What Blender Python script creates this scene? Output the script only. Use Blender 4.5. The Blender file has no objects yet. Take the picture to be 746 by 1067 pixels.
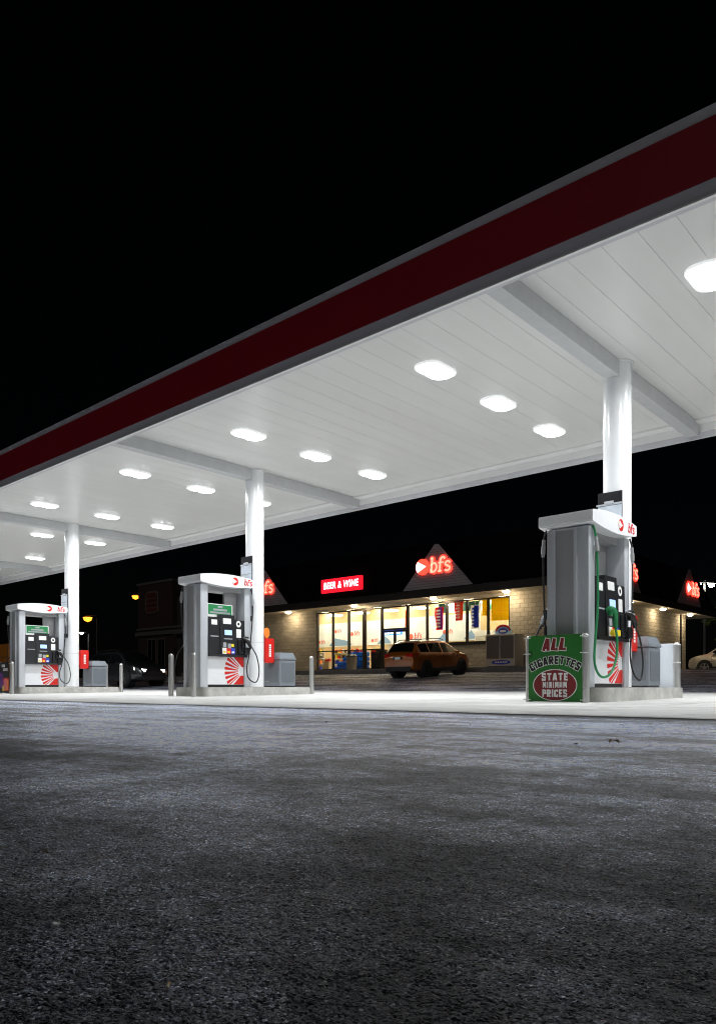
import bpy, bmesh, math, random
import numpy as np
from mathutils import Vector, Matrix, noise
random.seed(7)
PI = math.pi
S = bpy.context.scene
C = S.collection

# ------------------------------------------------------------------ materials
def nt(name):
    m = bpy.data.materials.new(name); m.use_nodes = True
    t = m.node_tree
    return m, t, t.nodes, t.links, t.nodes['Principled BSDF']

def mat(name, col, rough=.5, metal=0., spec=.5, var=0., vscale=6., bump=0., bscale=40., rvar=0., coat=0., stretch=(1, 1, 1)):
    m, t, N, L, b = nt(name)
    b.inputs['Base Color'].default_value = (*col, 1)
    b.inputs['Roughness'].default_value = rough
    b.inputs['Metallic'].default_value = metal
    b.inputs['Specular IOR Level'].default_value = spec
    if coat:
        b.inputs['Coat Weight'].default_value = coat; b.inputs['Coat Roughness'].default_value = .08
    if var or bump or rvar:
        tc = N.new('ShaderNodeTexCoord'); mp = N.new('ShaderNodeMapping'); mp.inputs['Scale'].default_value = stretch
        L.new(tc.outputs['Object'], mp.inputs['Vector'])
    if var or rvar:
        n = N.new('ShaderNodeTexNoise'); n.inputs['Scale'].default_value = vscale; n.inputs['Detail'].default_value = 6; n.inputs['Roughness'].default_value = .65
        L.new(mp.outputs[0], n.inputs['Vector'])
    if var:
        r = N.new('ShaderNodeValToRGB')
        r.color_ramp.elements[0].position = .3; r.color_ramp.elements[1].position = .7
        r.color_ramp.elements[0].color = (*[c * (1 - var) for c in col], 1)
        r.color_ramp.elements[1].color = (*[min(1, c * (1 + var)) for c in col], 1)
        L.new(n.outputs[0], r.inputs[0]); L.new(r.outputs[0], b.inputs['Base Color'])
    if rvar:
        mr = N.new('ShaderNodeMapRange'); mr.inputs['To Min'].default_value = max(.02, rough - rvar); mr.inputs['To Max'].default_value = min(1, rough + rvar)
        L.new(n.outputs[0], mr.inputs[0]); L.new(mr.outputs[0], b.inputs['Roughness'])
    if bump:
        n2 = N.new('ShaderNodeTexNoise'); n2.inputs['Scale'].default_value = bscale; n2.inputs['Detail'].default_value = 5
        L.new(mp.outputs[0], n2.inputs['Vector'])
        bp = N.new('ShaderNodeBump'); bp.inputs['Strength'].default_value = bump; bp.inputs['Distance'].default_value = .02
        L.new(n2.outputs[0], bp.inputs['Height']); L.new(bp.outputs[0], b.inputs['Normal'])
    return m

def emit(name, col, strength, base=None):
    m, t, N, L, b = nt(name)
    b.inputs['Base Color'].default_value = (*(base or col), 1)
    b.inputs['Emission Color'].default_value = (*col, 1)
    b.inputs['Emission Strength'].default_value = strength
    b.inputs['Roughness'].default_value = .4
    return m

def window_glass(name, tint=(.95, .97, .96)):
    m, t, N, L, b = nt(name)
    N.remove(b); o = N['Material Output']
    tr = N.new('ShaderNodeBsdfTransparent'); tr.inputs[0].default_value = (*tint, 1)
    gl = N.new('ShaderNodeBsdfGlossy'); gl.inputs['Roughness'].default_value = .02
    fr = N.new('ShaderNodeFresnel'); fr.inputs[0].default_value = 1.45
    mx = N.new('ShaderNodeMixShader')
    ge = N.new('ShaderNodeNewGeometry'); iv = N.new('ShaderNodeMath'); iv.operation = 'SUBTRACT'; iv.inputs[0].default_value = 1; L.new(ge.outputs['Backfacing'], iv.inputs[1])
    mu = N.new('ShaderNodeMath'); mu.operation = 'MULTIPLY'; L.new(fr.outputs[0], mu.inputs[0]); L.new(iv.outputs[0], mu.inputs[1])
    L.new(mu.outputs[0], mx.inputs[0]); L.new(tr.outputs[0], mx.inputs[1]); L.new(gl.outputs[0], mx.inputs[2]); L.new(mx.outputs[0], o.inputs[0])
    return m

def cloth(name, col):
    m, t, N, L, b = nt(name); o = N['Material Output']
    b.inputs['Base Color'].default_value = (*col, 1); b.inputs['Roughness'].default_value = .8; b.inputs['Specular IOR Level'].default_value = .2
    tl = N.new('ShaderNodeBsdfTranslucent'); tl.inputs[0].default_value = (*col, 1)
    mx = N.new('ShaderNodeMixShader'); mx.inputs[0].default_value = .78
    L.new(b.outputs[0], mx.inputs[1]); L.new(tl.outputs[0], mx.inputs[2]); L.new(mx.outputs[0], o.inputs[0])
    return m

def asphalt_mat():
    m, t, N, L, b = nt('asphalt')
    tc = N.new('ShaderNodeTexCoord'); P = tc.outputs['Object']
    def math_(op, a, c=None, v=None):
        n = N.new('ShaderNodeMath'); n.operation = op
        L.new(a, n.inputs[0])
        if c is not None: L.new(c, n.inputs[1])
        if v is not None: n.inputs[1].default_value = v
        return n.outputs[0]
    def noise_(scale, detail=6, rough=.6, st=None):
        n = N.new('ShaderNodeTexNoise'); n.inputs['Scale'].default_value = scale; n.inputs['Detail'].default_value = detail; n.inputs['Roughness'].default_value = rough
        if st:
            mp = N.new('ShaderNodeMapping'); mp.inputs['Scale'].default_value = st; mp.inputs['Rotation'].default_value = (0, 0, .12); L.new(P, mp.inputs[0]); L.new(mp.outputs[0], n.inputs[0])
        else: L.new(P, n.inputs[0])
        return n.outputs[0]
    def stones(scale):
        # every stone is a voronoi cell with its own random tilt
        v = N.new('ShaderNodeTexVoronoi'); v.inputs['Scale'].default_value = scale; L.new(P, v.inputs['Vector'])
        d = N.new('ShaderNodeVectorMath'); d.operation = 'SUBTRACT'; L.new(P, d.inputs[0]); L.new(v.outputs['Position'], d.inputs[1])
        c = N.new('ShaderNodeVectorMath'); c.operation = 'SUBTRACT'; L.new(v.outputs['Color'], c.inputs[0]); c.inputs[1].default_value = (.5, .5, .5)
        q = N.new('ShaderNodeVectorMath'); q.operation = 'DOT_PRODUCT'; L.new(d.outputs[0], q.inputs[0]); L.new(c.outputs[0], q.inputs[1])
        h = math_('SUBTRACT', math_('MULTIPLY', q.outputs['Value'], v=1.5), math_('MULTIPLY', v.outputs['Distance'], v=.45 / scale))
        return v, h
    v1, h1 = stones(420); v2, h2 = stones(190)
    sep = N.new('ShaderNodeSeparateColor'); L.new(v1.outputs['Color'], sep.inputs[0])
    r1 = N.new('ShaderNodeValToRGB'); e = r1.color_ramp.elements
    e[0].color = (.006, .007, .010, 1); e[1].color = (.75, .78, .84, 1)
    for p, c in ((.5, (.048, .054, .073, 1)), (.86, (.16, .18, .232, 1)), (.95, (.42, .45, .52, 1))):
        k = e.new(p); k.color = c
    L.new(sep.outputs[2], r1.inputs[0])
    n = noise_(.9, 9, .7); ns = noise_(1.0, 7, .62, (.32, 1.5, 1)); nm = noise_(5.5, 5, .6)
    mixn = math_('ADD', math_('ADD', math_('MULTIPLY', n, v=.28), math_('MULTIPLY', ns, v=.48)), math_('MULTIPLY', nm, v=.24))
    r2 = N.new('ShaderNodeValToRGB'); e = r2.color_ramp.elements
    e[0].position = .453; e[0].color = (.30, .285, .27, 1); e[1].position = .558; e[1].color = (1.75, 1.82, 2.0, 1)
    L.new(mixn, r2.inputs[0])
    gr = N.new('ShaderNodeValToRGB'); e = gr.color_ramp.elements
    e[0].position = .38; e[0].color = (.22, .22, .22, 1); e[1].position = .64; e[1].color = (2.2, 2.2, 2.2, 1)
    L.new(noise_(34, 7, .78), gr.inputs[0])
    m0 = N.new('ShaderNodeMix'); m0.data_type = 'RGBA'; m0.blend_type = 'MULTIPLY'; m0.inputs[0].default_value = 1
    L.new(r1.outputs[0], m0.inputs[6]); L.new(gr.outputs[0], m0.inputs[7])
    mx = N.new('ShaderNodeMix'); mx.data_type = 'RGBA'; mx.blend_type = 'MULTIPLY'; mx.inputs[0].default_value = 1
    L.new(m0.outputs[2], mx.inputs[6]); L.new(r2.outputs[0], mx.inputs[7])
    # light falloff and sheen painted in: paler along the forecourt, darker towards the camera
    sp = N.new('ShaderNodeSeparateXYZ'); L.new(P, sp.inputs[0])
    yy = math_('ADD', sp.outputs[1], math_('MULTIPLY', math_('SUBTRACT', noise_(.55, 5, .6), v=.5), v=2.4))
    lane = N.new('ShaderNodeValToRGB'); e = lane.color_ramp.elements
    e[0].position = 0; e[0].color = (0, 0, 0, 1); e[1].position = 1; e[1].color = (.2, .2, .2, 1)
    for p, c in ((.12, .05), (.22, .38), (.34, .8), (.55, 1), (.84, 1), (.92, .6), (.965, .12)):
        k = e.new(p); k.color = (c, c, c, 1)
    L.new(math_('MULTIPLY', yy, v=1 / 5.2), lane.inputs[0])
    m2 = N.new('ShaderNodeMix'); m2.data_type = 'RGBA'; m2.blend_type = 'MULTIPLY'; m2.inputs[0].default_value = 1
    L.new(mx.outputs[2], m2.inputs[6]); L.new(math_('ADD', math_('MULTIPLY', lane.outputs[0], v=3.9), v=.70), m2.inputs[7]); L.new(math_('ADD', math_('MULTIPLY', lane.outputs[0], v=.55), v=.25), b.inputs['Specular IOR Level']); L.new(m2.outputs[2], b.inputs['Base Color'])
    mr = N.new('ShaderNodeMapRange'); mr.inputs['From Min'].default_value = .44; mr.inputs['From Max'].default_value = .57
    mr.inputs['To Min'].default_value = .7; mr.inputs['To Max'].default_value = .45
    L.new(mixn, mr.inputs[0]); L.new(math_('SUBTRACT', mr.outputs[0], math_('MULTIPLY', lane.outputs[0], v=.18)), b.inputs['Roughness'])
    b.inputs['Specular Tint'].default_value = (.86, .93, 1, 1)
    def bump(h, dist, prev=None):
        q = N.new('ShaderNodeBump'); q.inputs['Strength'].default_value = 1; q.inputs['Distance'].default_value = dist
        L.new(h, q.inputs['Height'])
        if prev: L.new(prev, q.inputs['Normal'])
        return q.outputs[0]
    L.new(bump(h1, .8, bump(h2, .45, bump(noise_(22, 6, .7), .03))), b.inputs['Normal'])
    return m

def concrete_mat(name, *a, **k):
    m = mat(name, *a, **k); t = m.node_tree; N, L = t.nodes, t.links; b = N['Principled BSDF']; src = b.inputs['Base Color'].links[0].from_socket
    tc = N.new('ShaderNodeTexCoord')
    n = N.new('ShaderNodeTexNoise'); n.inputs['Scale'].default_value = 2.6; n.inputs['Detail'].default_value = 8; n.inputs['Roughness'].default_value = .7; L.new(tc.outputs['Object'], n.inputs[0])
    r = N.new('ShaderNodeValToRGB'); e = r.color_ramp.elements; e[0].position = .30; e[0].color = (.45, .42, .38, 1); e[1].position = .43; e[1].color = (1, 1, 1, 1); L.new(n.outputs[0], r.inputs[0])
    x = N.new('ShaderNodeMix'); x.data_type = 'RGBA'; x.blend_type = 'MULTIPLY'; x.inputs[0].default_value = .8; L.new(src, x.inputs[6]); L.new(r.outputs[0], x.inputs[7]); L.new(x.outputs[2], b.inputs['Base Color'])
    return m

def block_mat():
    m, t, N, L, b = nt('split_face_block')
    tc = N.new('ShaderNodeTexCoord'); mp = N.new('ShaderNodeMapping'); L.new(tc.outputs['Object'], mp.inputs[0])
    # brick courses laid on the vertical faces: u = x + y, v = z
    sp = N.new('ShaderNodeSeparateXYZ'); L.new(mp.outputs[0], sp.inputs[0])
    ad = N.new('ShaderNodeMath'); L.new(sp.outputs[0], ad.inputs[0]); L.new(sp.outputs[1], ad.inputs[1])
    cb = N.new('ShaderNodeCombineXYZ'); L.new(ad.outputs[0], cb.inputs[0]); L.new(sp.outputs[2], cb.inputs[1])
    br = N.new('ShaderNodeTexBrick'); br.inputs['Scale'].default_value = 1; br.inputs['Brick Width'].default_value = .4; br.inputs['Row Height'].default_value = .2
    br.inputs['Mortar Size'].default_value = .012; br.inputs['Color1'].default_value = (.44, .375, .28, 1); br.inputs['Color2'].default_value = (.35, .295, .215, 1); br.inputs['Mortar'].default_value = (.24, .20, .14, 1)
    L.new(cb.outputs[0], br.inputs['Vector']); L.new(br.outputs[0], b.inputs['Base Color'])
    n = N.new('ShaderNodeTexNoise'); n.inputs['Scale'].default_value = 7; n.inputs['Detail'].default_value = 6; L.new(tc.outputs['Object'], n.inputs[0])
    mm = N.new('ShaderNodeMath'); mm.operation = 'SUBTRACT'; L.new(n.outputs[0], mm.inputs[0]); L.new(br.outputs[1], mm.inputs[1])
    bp = N.new('ShaderNodeBump'); bp.inputs['Strength'].default_value = .9; bp.inputs['Distance'].default_value = .06
    L.new(mm.outputs[0], bp.inputs['Height']); L.new(bp.outputs[0], b.inputs['Normal']); b.inputs['Roughness'].default_value = .9
    return m

M = dict(
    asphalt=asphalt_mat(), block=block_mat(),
    concrete=concrete_mat('forecourt_concrete', (.54, .535, .52), .8, var=.24, vscale=1.1, bump=.25, bscale=60),
    kerb=mat('island_concrete', (.50, .49, .46), .85, var=.3, vscale=4, bump=.3, bscale=50),
    walk=mat('sidewalk_concrete', (.30, .28, .25), .85, var=.2, vscale=2, bump=.2),
    curbdark=mat('curb_concrete', (.16, .15, .14), .85, var=.25, vscale=2),
    ceil=mat('ceiling_panel', (.77, .775, .755), .33, var=.03, vscale=.7, bump=.035, bscale=1.6, stretch=(3, .5, 1)),
    beam=mat('beam_paint', (.56, .57, .58), .45, var=.05),
    column=mat('column_paint', (.84, .85, .86), .2, var=.02, bump=.02, bscale=2),
    fgrey=mat('fascia_grey', (.60, .60, .63), .35, var=.04, vscale=2),
    fred=mat('fascia_red', (.26, .006, .015), .45, var=.03, vscale=2),
    trim=mat('white_trim', (.8, .8, .8), .4),
    white=mat('white_enamel', (.80, .81, .83), .3, var=.03),
    silver=mat('brushed_aluminium', (.62, .645, .68), .36, metal=.35, var=.1, vscale=3, stretch=(1, 1, .15), rvar=.08),
    silver_dk=mat('shaded_metal_panel', (.37, .375, .38), .42, metal=.25, var=.1, vscale=3, stretch=(1, 1, .15)),  # darker grey metal than the tower cladding
    black=mat('black_plastic', (.012, .012, .014), .4),
    black2=mat('charcoal_plastic', (.014, .0145, .017), .4, var=.1),
    rubber=mat('black_rubber', (.012, .012, .012), .6),
    green_hose=mat('green_rubber', (.01, .22, .07), .4),
    red=mat('red_plastic', (.65, .02, .015), .35, var=.04),
    redink=mat('red_print', (.68, .02, .015), .4),
    maroon=mat('maroon_print', (.20, .012, .012), .5),
    green=mat('green_banner', (.015, .17, .018), .5, var=.1, vscale=5, bump=.1, bscale=7),
    green2=mat('green_print', (.02, .22, .07), .4),
    whiteink=mat('white_print', (.82, .82, .80), .5),
    greyink=mat('grey_print', (.35, .36, .38), .5),
    blackink=mat('black_print', (.01, .01, .01), .5),
    blueink=mat('blue_print', (.03, .06, .50), .4),
    yellowink=mat('yellow_print', (.85, .65, .03), .4),
    orangeink=mat('orange_print', (.85, .22, .03), .4),
    purpleink=mat('purple_print', (.12, .02, .22), .4),
    pinkink=mat('pink_print', (.75, .18, .22), .4),
    paper=mat('grey_paper', (.52, .57, .63), .3, var=.12, vscale=5, stretch=(1, 1, .6)),
    steel=mat('stainless_post', (.62, .62, .60), .3, metal=.75, rvar=.08, vscale=8),
    bin=mat('grey_bin_plastic', (.20, .225, .25), .5, var=.07, vscale=5),
    bin2=mat('grey_bin_inset', (.145, .163, .185), .5, var=.07, vscale=5),
    banner_back=mat('white_banner_back', (.70, .74, .80), .6, var=.06, vscale=3, bump=.15, bscale=3),
    roof=mat('black_shingle', (.012, .011, .012), .95, spec=.05, var=.4, vscale=20, bump=.4),
    fascia_dk=mat('dark_bronze_fascia', (.028, .024, .020), .6),
    soffit=mat('beige_soffit', (.62, .55, .43), .7, var=.05),
    mullion=mat('bronze_frame', (.035, .026, .018), .4, metal=.3),
    glass=window_glass('shop_glass'),
    inwall=mat('cream_wall', (.62, .46, .25), .8, var=.04),
    infloor=mat('shop_floor', (.55, .48, .38), .4),
    inceil=mat('shop_ceiling', (.75, .72, .66), .9),
    mural=mat('mural_print', (.66, .72, .76), .5, var=.12, vscale=1.2),
    bluepack=mat('blue_shrink_wrap', (.015, .17, .80), .3, var=.2, vscale=8),
    gable=mat('gable_siding', (.33, .31, .325), .7, var=.05),
    teal=mat('teal_paint', (.01, .13, .09), .5),
    brown=mat('brown_panel', (.24, .13, .055), .6, var=.15),
    woodlt=mat('light_wood', (.5, .36, .2), .6),
    tan=mat('tan_bin', (.22, .18, .13), .6, var=.1),
    cream=mat('freezer_cream', (.55, .50, .42), .4, var=.05),
    fdoor=mat('freezer_door', (.17, .14, .115), .35, var=.1),
    yellow=cloth('yellow_cloth', (.92, .66, .01)), redcloth=cloth('red_cloth', (.75, .05, .04)), purplecloth=cloth('purple_cloth', (.28, .04, .40)), orangecloth=cloth('orange_cloth', (.9, .26, .08)), whitecloth=cloth('white_cloth', (.85, .85, .85)), bluecloth=cloth('blue_cloth', (.08, .16, .70)),
    tyre=mat('tyre_rubber', (.012, .012, .013), .75),
    rim=mat('alloy_rim', (.30, .30, .31), .35, metal=.9),
    rimdk=mat('dark_alloy', (.05, .05, .052), .35, metal=.8),
    carorange=mat('orange_car_paint', (.36, .095, .006), .32, metal=.35, coat=1),
    carsilver=mat('champagne_car_paint', (.50, .46, .39), .32, metal=.55, coat=1),
    cargrey=mat('dark_grey_car_paint', (.03, .033, .037), .3, metal=.5, coat=1),
    carglass=mat('dark_car_glass', (.006, .008, .008), .05, spec=.6),
    clad=mat('black_cladding', (.014, .014, .015), .6),
    tail=mat('red_lamp_lens', (.45, .012, .01), .15),
    lampclear=mat('clear_lamp_lens', (.7, .72, .74), .12),
    chrome=mat('chrome', (.7, .7, .7), .12, metal=1),
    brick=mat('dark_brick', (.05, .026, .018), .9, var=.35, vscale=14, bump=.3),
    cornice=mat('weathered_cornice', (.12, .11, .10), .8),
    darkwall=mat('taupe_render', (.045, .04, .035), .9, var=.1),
    orangebox=mat('orange_panel', (.55, .19, .02), .5, var=.12, vscale=2),
    pole=mat('weathered_pole', (.09, .085, .08), .7),
    bark=mat('bark', (.07, .05, .035), .95, var=.3, bump=.5),
    leaf=mat('leaves', (.07, .10, .012), .6, var=.5, vscale=1.3),
    deadleaf=mat('dead_leaf', (.14, .085, .04), .8, var=.3, vscale=60),
    butt=mat('cigarette_paper', (.58, .52, .38), .8),
    buttend=mat('cork_filter', (.42, .25, .10), .8),
    pebble=mat('loose_gravel', (.06, .06, .065), .8, var=.3, vscale=60),
    skin=mat('skin', (.45, .26, .18), .6), hair=mat('dark_hair', (.012, .01, .008), .7),
    vest=mat('neon_vest', (.35, .62, .02), .7), trouser=mat('dark_cloth', (.02, .022, .03), .9),
    L_canopy=emit('led_lens', (.95, .98, 1.0), 14),
    L_collar=emit('frosted_collar', (.96, .98, 1), .42, (.8, .8, .8)),  # makes the light frame glow, imitating bloom around the lenses
    L_soffit=emit('soffit_lamp_glow', (1, .84, .58), 115),
    L_shop=emit('shop_tube_glow', (1, .87, .62), 24),
    L_orange=emit('sodium_glow', (1, .27, .02), 3.0),
    L_white=emit('white_lamp_glow', (1, .96, .85), 130),
    L_small=emit('distant_lamp_glow', (.9, .95, 1), 60),
    L_red=emit('red_letter_glow', (1, .035, .02), 2.6),
    L_redface=emit('red_sign_face', (1, .012, .03), .85),
    L_pink=emit('lit_letter_face', (1, .32, .22), 1.4),
    L_whiteface=emit('white_sign_face', (1, .93, .95), 1.8),
    L_blue=emit('blue_neon', (.02, .14, 1), 3.2),
    L_screen=emit('pump_screen', (.42, .62, 1), .35),
    L_head=emit('headlamp_glow', (1, .97, .9), 6),
)

# ------------------------------------------------------------------ builders
def obj(name, bm, m, parent=None, loc=None, sharp=35):
    me = bpy.data.meshes.new(name)
    bmesh.ops.recalc_face_normals(bm, faces=bm.faces)
    bm.to_mesh(me); bm.free()
    me.materials.append(m)
    if sharp is not None:
        me.shade_smooth(); me.set_sharp_from_angle(angle=math.radians(sharp))
    o = bpy.data.objects.new(name, me); C.objects.link(o)
    if sharp is not None:
        w_ = o.modifiers.new('weighted_normals', 'WEIGHTED_NORMAL'); w_.keep_sharp = True; w_.weight = 80
    if parent: o.parent = parent
    if loc: o.location = loc
    return o

def thing(name, label, cat, loc=(0, 0, 0), rz=0, group=None):
    o = bpy.data.objects.new(name, None); C.objects.link(o)
    o.location = loc; o.rotation_euler = (0, 0, rz); o.empty_display_size = .2
    return tag(o, label, cat, group)

def tag(o, label, cat, group=None):
    o['label'] = label; o['category'] = cat
    if group: o['group'] = group
    return o

def struct(name, bm, m, **k):
    o = obj(name, bm, m, **k); o['kind'] = 'structure'; return o

def dup(o, parent=None):
    c = o.copy(); C.objects.link(c)
    if parent: c.parent = parent
    for ch in list(o.children): dup(ch, c)
    return c

def B(): return bmesh.new()

def box(bm, x0, x1, y0, y1, z0, z1, bev=0., seg=2):
    g = bmesh.ops.create_cube(bm, size=1)
    vs = g['verts']
    for v in vs:
        v.co = Vector(((x0 + x1) / 2 + v.co.x * (x1 - x0), (y0 + y1) / 2 + v.co.y * (y1 - y0), (z0 + z1) / 2 + v.co.z * (z1 - z0)))
    if bev:
        es = list({e for v in vs for e in v.link_edges})
        bmesh.ops.bevel(bm, geom=es, offset=bev, segments=seg, affect='EDGES', profile=.5)
    return bm

def hexa(bm, p):   # 8 corners: bottom ring 0-3, top ring 4-7
    v = [bm.verts.new(q) for q in p]
    for f in ((0, 1, 2, 3), (7, 6, 5, 4), (0, 4, 5, 1), (1, 5, 6, 2), (2, 6, 7, 3), (3, 7, 4, 0)):
        bm.faces.new([v[i] for i in f])

def prism(bm, pts, o, r, u, d0, d1):
    """polygon pts (2-D) in the plane o + a*r + b*u, pushed from d0 to d1 along r x u"""
    o, r, u = Vector(o), Vector(r), Vector(u); n = r.cross(u)
    a = [bm.verts.new(o + r * p[0] + u * p[1] + n * d1) for p in pts]
    b = [bm.verts.new(o + r * p[0] + u * p[1] + n * d0) for p in pts]
    k = len(pts)
    bm.faces.new(a); bm.faces.new(b[::-1])
    for i in range(k):
        j = (i + 1) % k
        bm.faces.new((a[j], a[i], b[i], b[j]))

def rect2(x0, x1, y0, y1): return [(x0, y0), (x1, y0), (x1, y1), (x0, y1)]
def rrect(x0, x1, y0, y1, r, n=5):
    P = []
    for cx, cy, a in ((x1 - r, y0 + r, -90), (x1 - r, y1 - r, 0), (x0 + r, y1 - r, 90), (x0 + r, y0 + r, 180)):
        for i in range(n + 1):
            t = math.radians(a + 90 * i / n); P.append((cx + r * math.cos(t), cy + r * math.sin(t)))
    return P
def ell(cx, cy, rx, ry, n=40): return [(cx + rx * math.cos(2 * PI * i / n), cy + ry * math.sin(2 * PI * i / n)) for i in range(n)]

def cyl(bm, p0, p1, r0, r1=None, n=16, cap=True):
    p0, p1 = Vector(p0), Vector(p1); r1 = r0 if r1 is None else r1
    d = (p1 - p0).normalized(); a = d.orthogonal().normalized(); b = d.cross(a)
    A = [bm.verts.new(p0 + (a * math.cos(2 * PI * i / n) + b * math.sin(2 * PI * i / n)) * r0) for i in range(n)]
    D = [bm.verts.new(p1 + (a * math.cos(2 * PI * i / n) + b * math.sin(2 * PI * i / n)) * r1) for i in range(n)]
    for i in range(n): bm.faces.new((A[i], A[(i + 1) % n], D[(i + 1) % n], D[i]))
    if cap: bm.faces.new(A[::-1]); bm.faces.new(D)

def lathe(bm, prof, c=(0, 0, 0), n=20):
    c = Vector(c); rings = []
    for r, z in prof:
        if r < 1e-5: rings.append([bm.verts.new(c + Vector((0, 0, z)))])
        else: rings.append([bm.verts.new(c + Vector((r * math.cos(2 * PI * i / n), r * math.sin(2 * PI * i / n), z))) for i in range(n)])
    for A, D in zip(rings, rings[1:]):
        for i in range(n):
            j = (i + 1) % n
            if len(A) == 1 and len(D) == 1: continue
            if len(A) == 1: bm.faces.new((A[0], D[j], D[i]))
            elif len(D) == 1: bm.faces.new((A[i], A[j], D[0]))
            else: bm.faces.new((A[i], A[j], D[j], D[i]))

def spline(P, n=8):
    P = [Vector(p) for p in P]; out = []
    Q = [P[0] * 2 - P[1]] + P + [P[-1] * 2 - P[-2]]
    for i in range(1, len(Q) - 2):
        a, b, c, d = Q[i - 1:i + 3]
        for k in range(n):
            t = k / n
            out.append(.5 * ((2 * b) + (c - a) * t + (2 * a - 5 * b + 4 * c - d) * t * t + (3 * b - a - 3 * c + d) * t ** 3))
    out.append(P[-1]); return out

def tube(bm, P, r, n=10, sm=8):
    P = spline(P, sm) if sm else [Vector(p) for p in P]
    rings = []; a = None
    for i, p in enumerate(P):
        d = (P[min(i + 1, len(P) - 1)] - P[max(i - 1, 0)]).normalized()
        a = d.orthogonal().normalized() if a is None else (a - d * a.dot(d)).normalized()
        b = d.cross(a)
        rr = r(i / (len(P) - 1)) if callable(r) else r
        rings.append([bm.verts.new(p + (a * math.cos(2 * PI * k / n) + b * math.sin(2 * PI * k / n)) * rr) for k in range(n)])
    for A, D in zip(rings, rings[1:]):
        for k in range(n): bm.faces.new((A[k], A[(k + 1) % n], D[(k + 1) % n], D[k]))
    bm.faces.new(rings[0][::-1]); bm.faces.new(rings[-1])

def ribbon(bm, pts, w, o, r, u, d0, d1):
    """thick 2-D stroke as one extruded strip"""
    P = [Vector((p[0], p[1])) for p in pts]; Lf, Rt = [], []
    for i, p in enumerate(P):
        d = (P[min(i + 1, len(P) - 1)] - P[max(i - 1, 0)]).normalized(); nn = Vector((-d.y, d.x))
        ww = w[i] if isinstance(w, (list, tuple)) else w
        if 0 < i < len(P) - 1:
            c_ = d.dot((P[i + 1] - p).normalized()); ww = ww / max(.6, c_)
        Lf.append(p + nn * ww / 2); Rt.append(p - nn * ww / 2)
    for i in range(len(P) - 1):
        prism(bm, [Rt[i], Rt[i + 1], Lf[i + 1], Lf[i]], o, r, u, d0, d1)

_tc = [0]
def text(bm, s, size, o, r, u, d=.003, bold=0., shear=0., sx=1., align='CENTER', space=1.):
    """flat lettering in the built-in font laid into plane o, r, u, standing d proud"""
    cu = bpy.data.curves.new('lettering', 'FONT'); cu.body = s; cu.size = size; cu.align_x = align; cu.align_y = 'CENTER'
    cu.offset = bold; cu.shear = shear; cu.extrude = 0; cu.space_character = space; cu.resolution_u = 4
    ob = bpy.data.objects.new('lettering', cu)
    me = ob.to_mesh()
    o, r, u = Vector(o), Vector(r), Vector(u); n = r.cross(u)
    vs = [bm.verts.new(o + r * v.co.x * sx + u * v.co.y + n * d) for v in me.vertices]
    for p in me.polygons:
        try: bm.faces.new([vs[i] for i in p.vertices])
        except ValueError: pass
    ob.to_mesh_clear(); bpy.data.objects.remove(ob); bpy.data.curves.remove(cu)

BLOCK = {
 'S': (.60, [[(.49, .70), (.49, .89), (.11, .89), (.11, .57), (.49, .43), (.49, .11), (.11, .11), (.11, .30)]]),
 'T': (.58, [[(.0, .89), (.58, .89)], [(.29, 0), (.29, .785)]]),
 'A': (.62, [[(.10, 0), (.27, 1)], [(.52, 0), (.35, 1)], [(.20, .27), (.42, .27)]]),
 'E': (.52, [[(.11, 0), (.11, 1)], [(.21, .895), (.52, .895)], [(.21, .5), (.47, .5)], [(.21, .105), (.52, .105)]]),
 'M': (.76, [[(.10, 0), (.10, 1)], [(.19, .98), (.38, .22)], [(.57, .98), (.38, .22)], [(.66, 0), (.66, 1)]]),
 'I': (.24, [[(.12, 0), (.12, 1)]]),
 'N': (.60, [[(.10, 0), (.10, 1)], [(.19, .97), (.41, .03)], [(.50, 0), (.50, 1)]]),
 'U': (.60, [[(.11, 1), (.11, .11), (.49, .11), (.49, 1)]]),
 'P': (.58, [[(.11, 0), (.11, 1)], [(.21, .89), (.48, .89), (.48, .47), (.21, .47)]]),
 'R': (.60, [[(.11, 0), (.11, 1)], [(.21, .89), (.48, .89), (.48, .50), (.21, .50)], [(.30, .42), (.50, 0)]]),
 'C': (.58, [[(.48, .66), (.48, .89), (.11, .89), (.11, .11), (.48, .11), (.48, .36)]]),
 'G': (.60, [[(.49, .70), (.49, .89), (.11, .89), (.11, .11), (.49, .11), (.49, .44), (.29, .44)]]),
 'L': (.52, [[(.11, 1), (.11, .105), (.52, .105)]]),
}
def block_char(bm, ch, h, o, r, u, d, wk=.22, grow=0., sx=1., shear=0.):
    '''one heavy sans capital from strokes; every stroke lies a hair above the last so none share a plane'''
    for i, st in enumerate(BLOCK[ch][1]):
        P = [Vector(p) for p in st]
        if grow:
            P[0] = P[0] + (P[0] - P[1]).normalized() * grow / h; P[-1] = P[-1] + (P[-1] - P[-2]).normalized() * grow / h
        Q = [((p.x + shear * (p.y - .5)) * h * sx, p.y * h) for p in P]
        ribbon(bm, Q, wk * h * (.5 + .5 * sx) + 2 * grow, o, r, u, d - .0004, d + i * .00008)
def block_text(bm, s, h, cx, z0, o, r, u, d, wk=.22, grow=0., sx=1., shear=0., gap=.10):
    o, r, u = Vector(o), Vector(r), Vector(u)
    W_ = (sum(BLOCK[c][0] for c in s) + gap * (len(s) - 1)) * h * sx; x = cx - W_ / 2
    for c in s:
        block_char(bm, c, h, o + r * x + u * z0, r, u, d, wk, grow, sx, shear); x += (BLOCK[c][0] + gap) * h * sx

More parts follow.
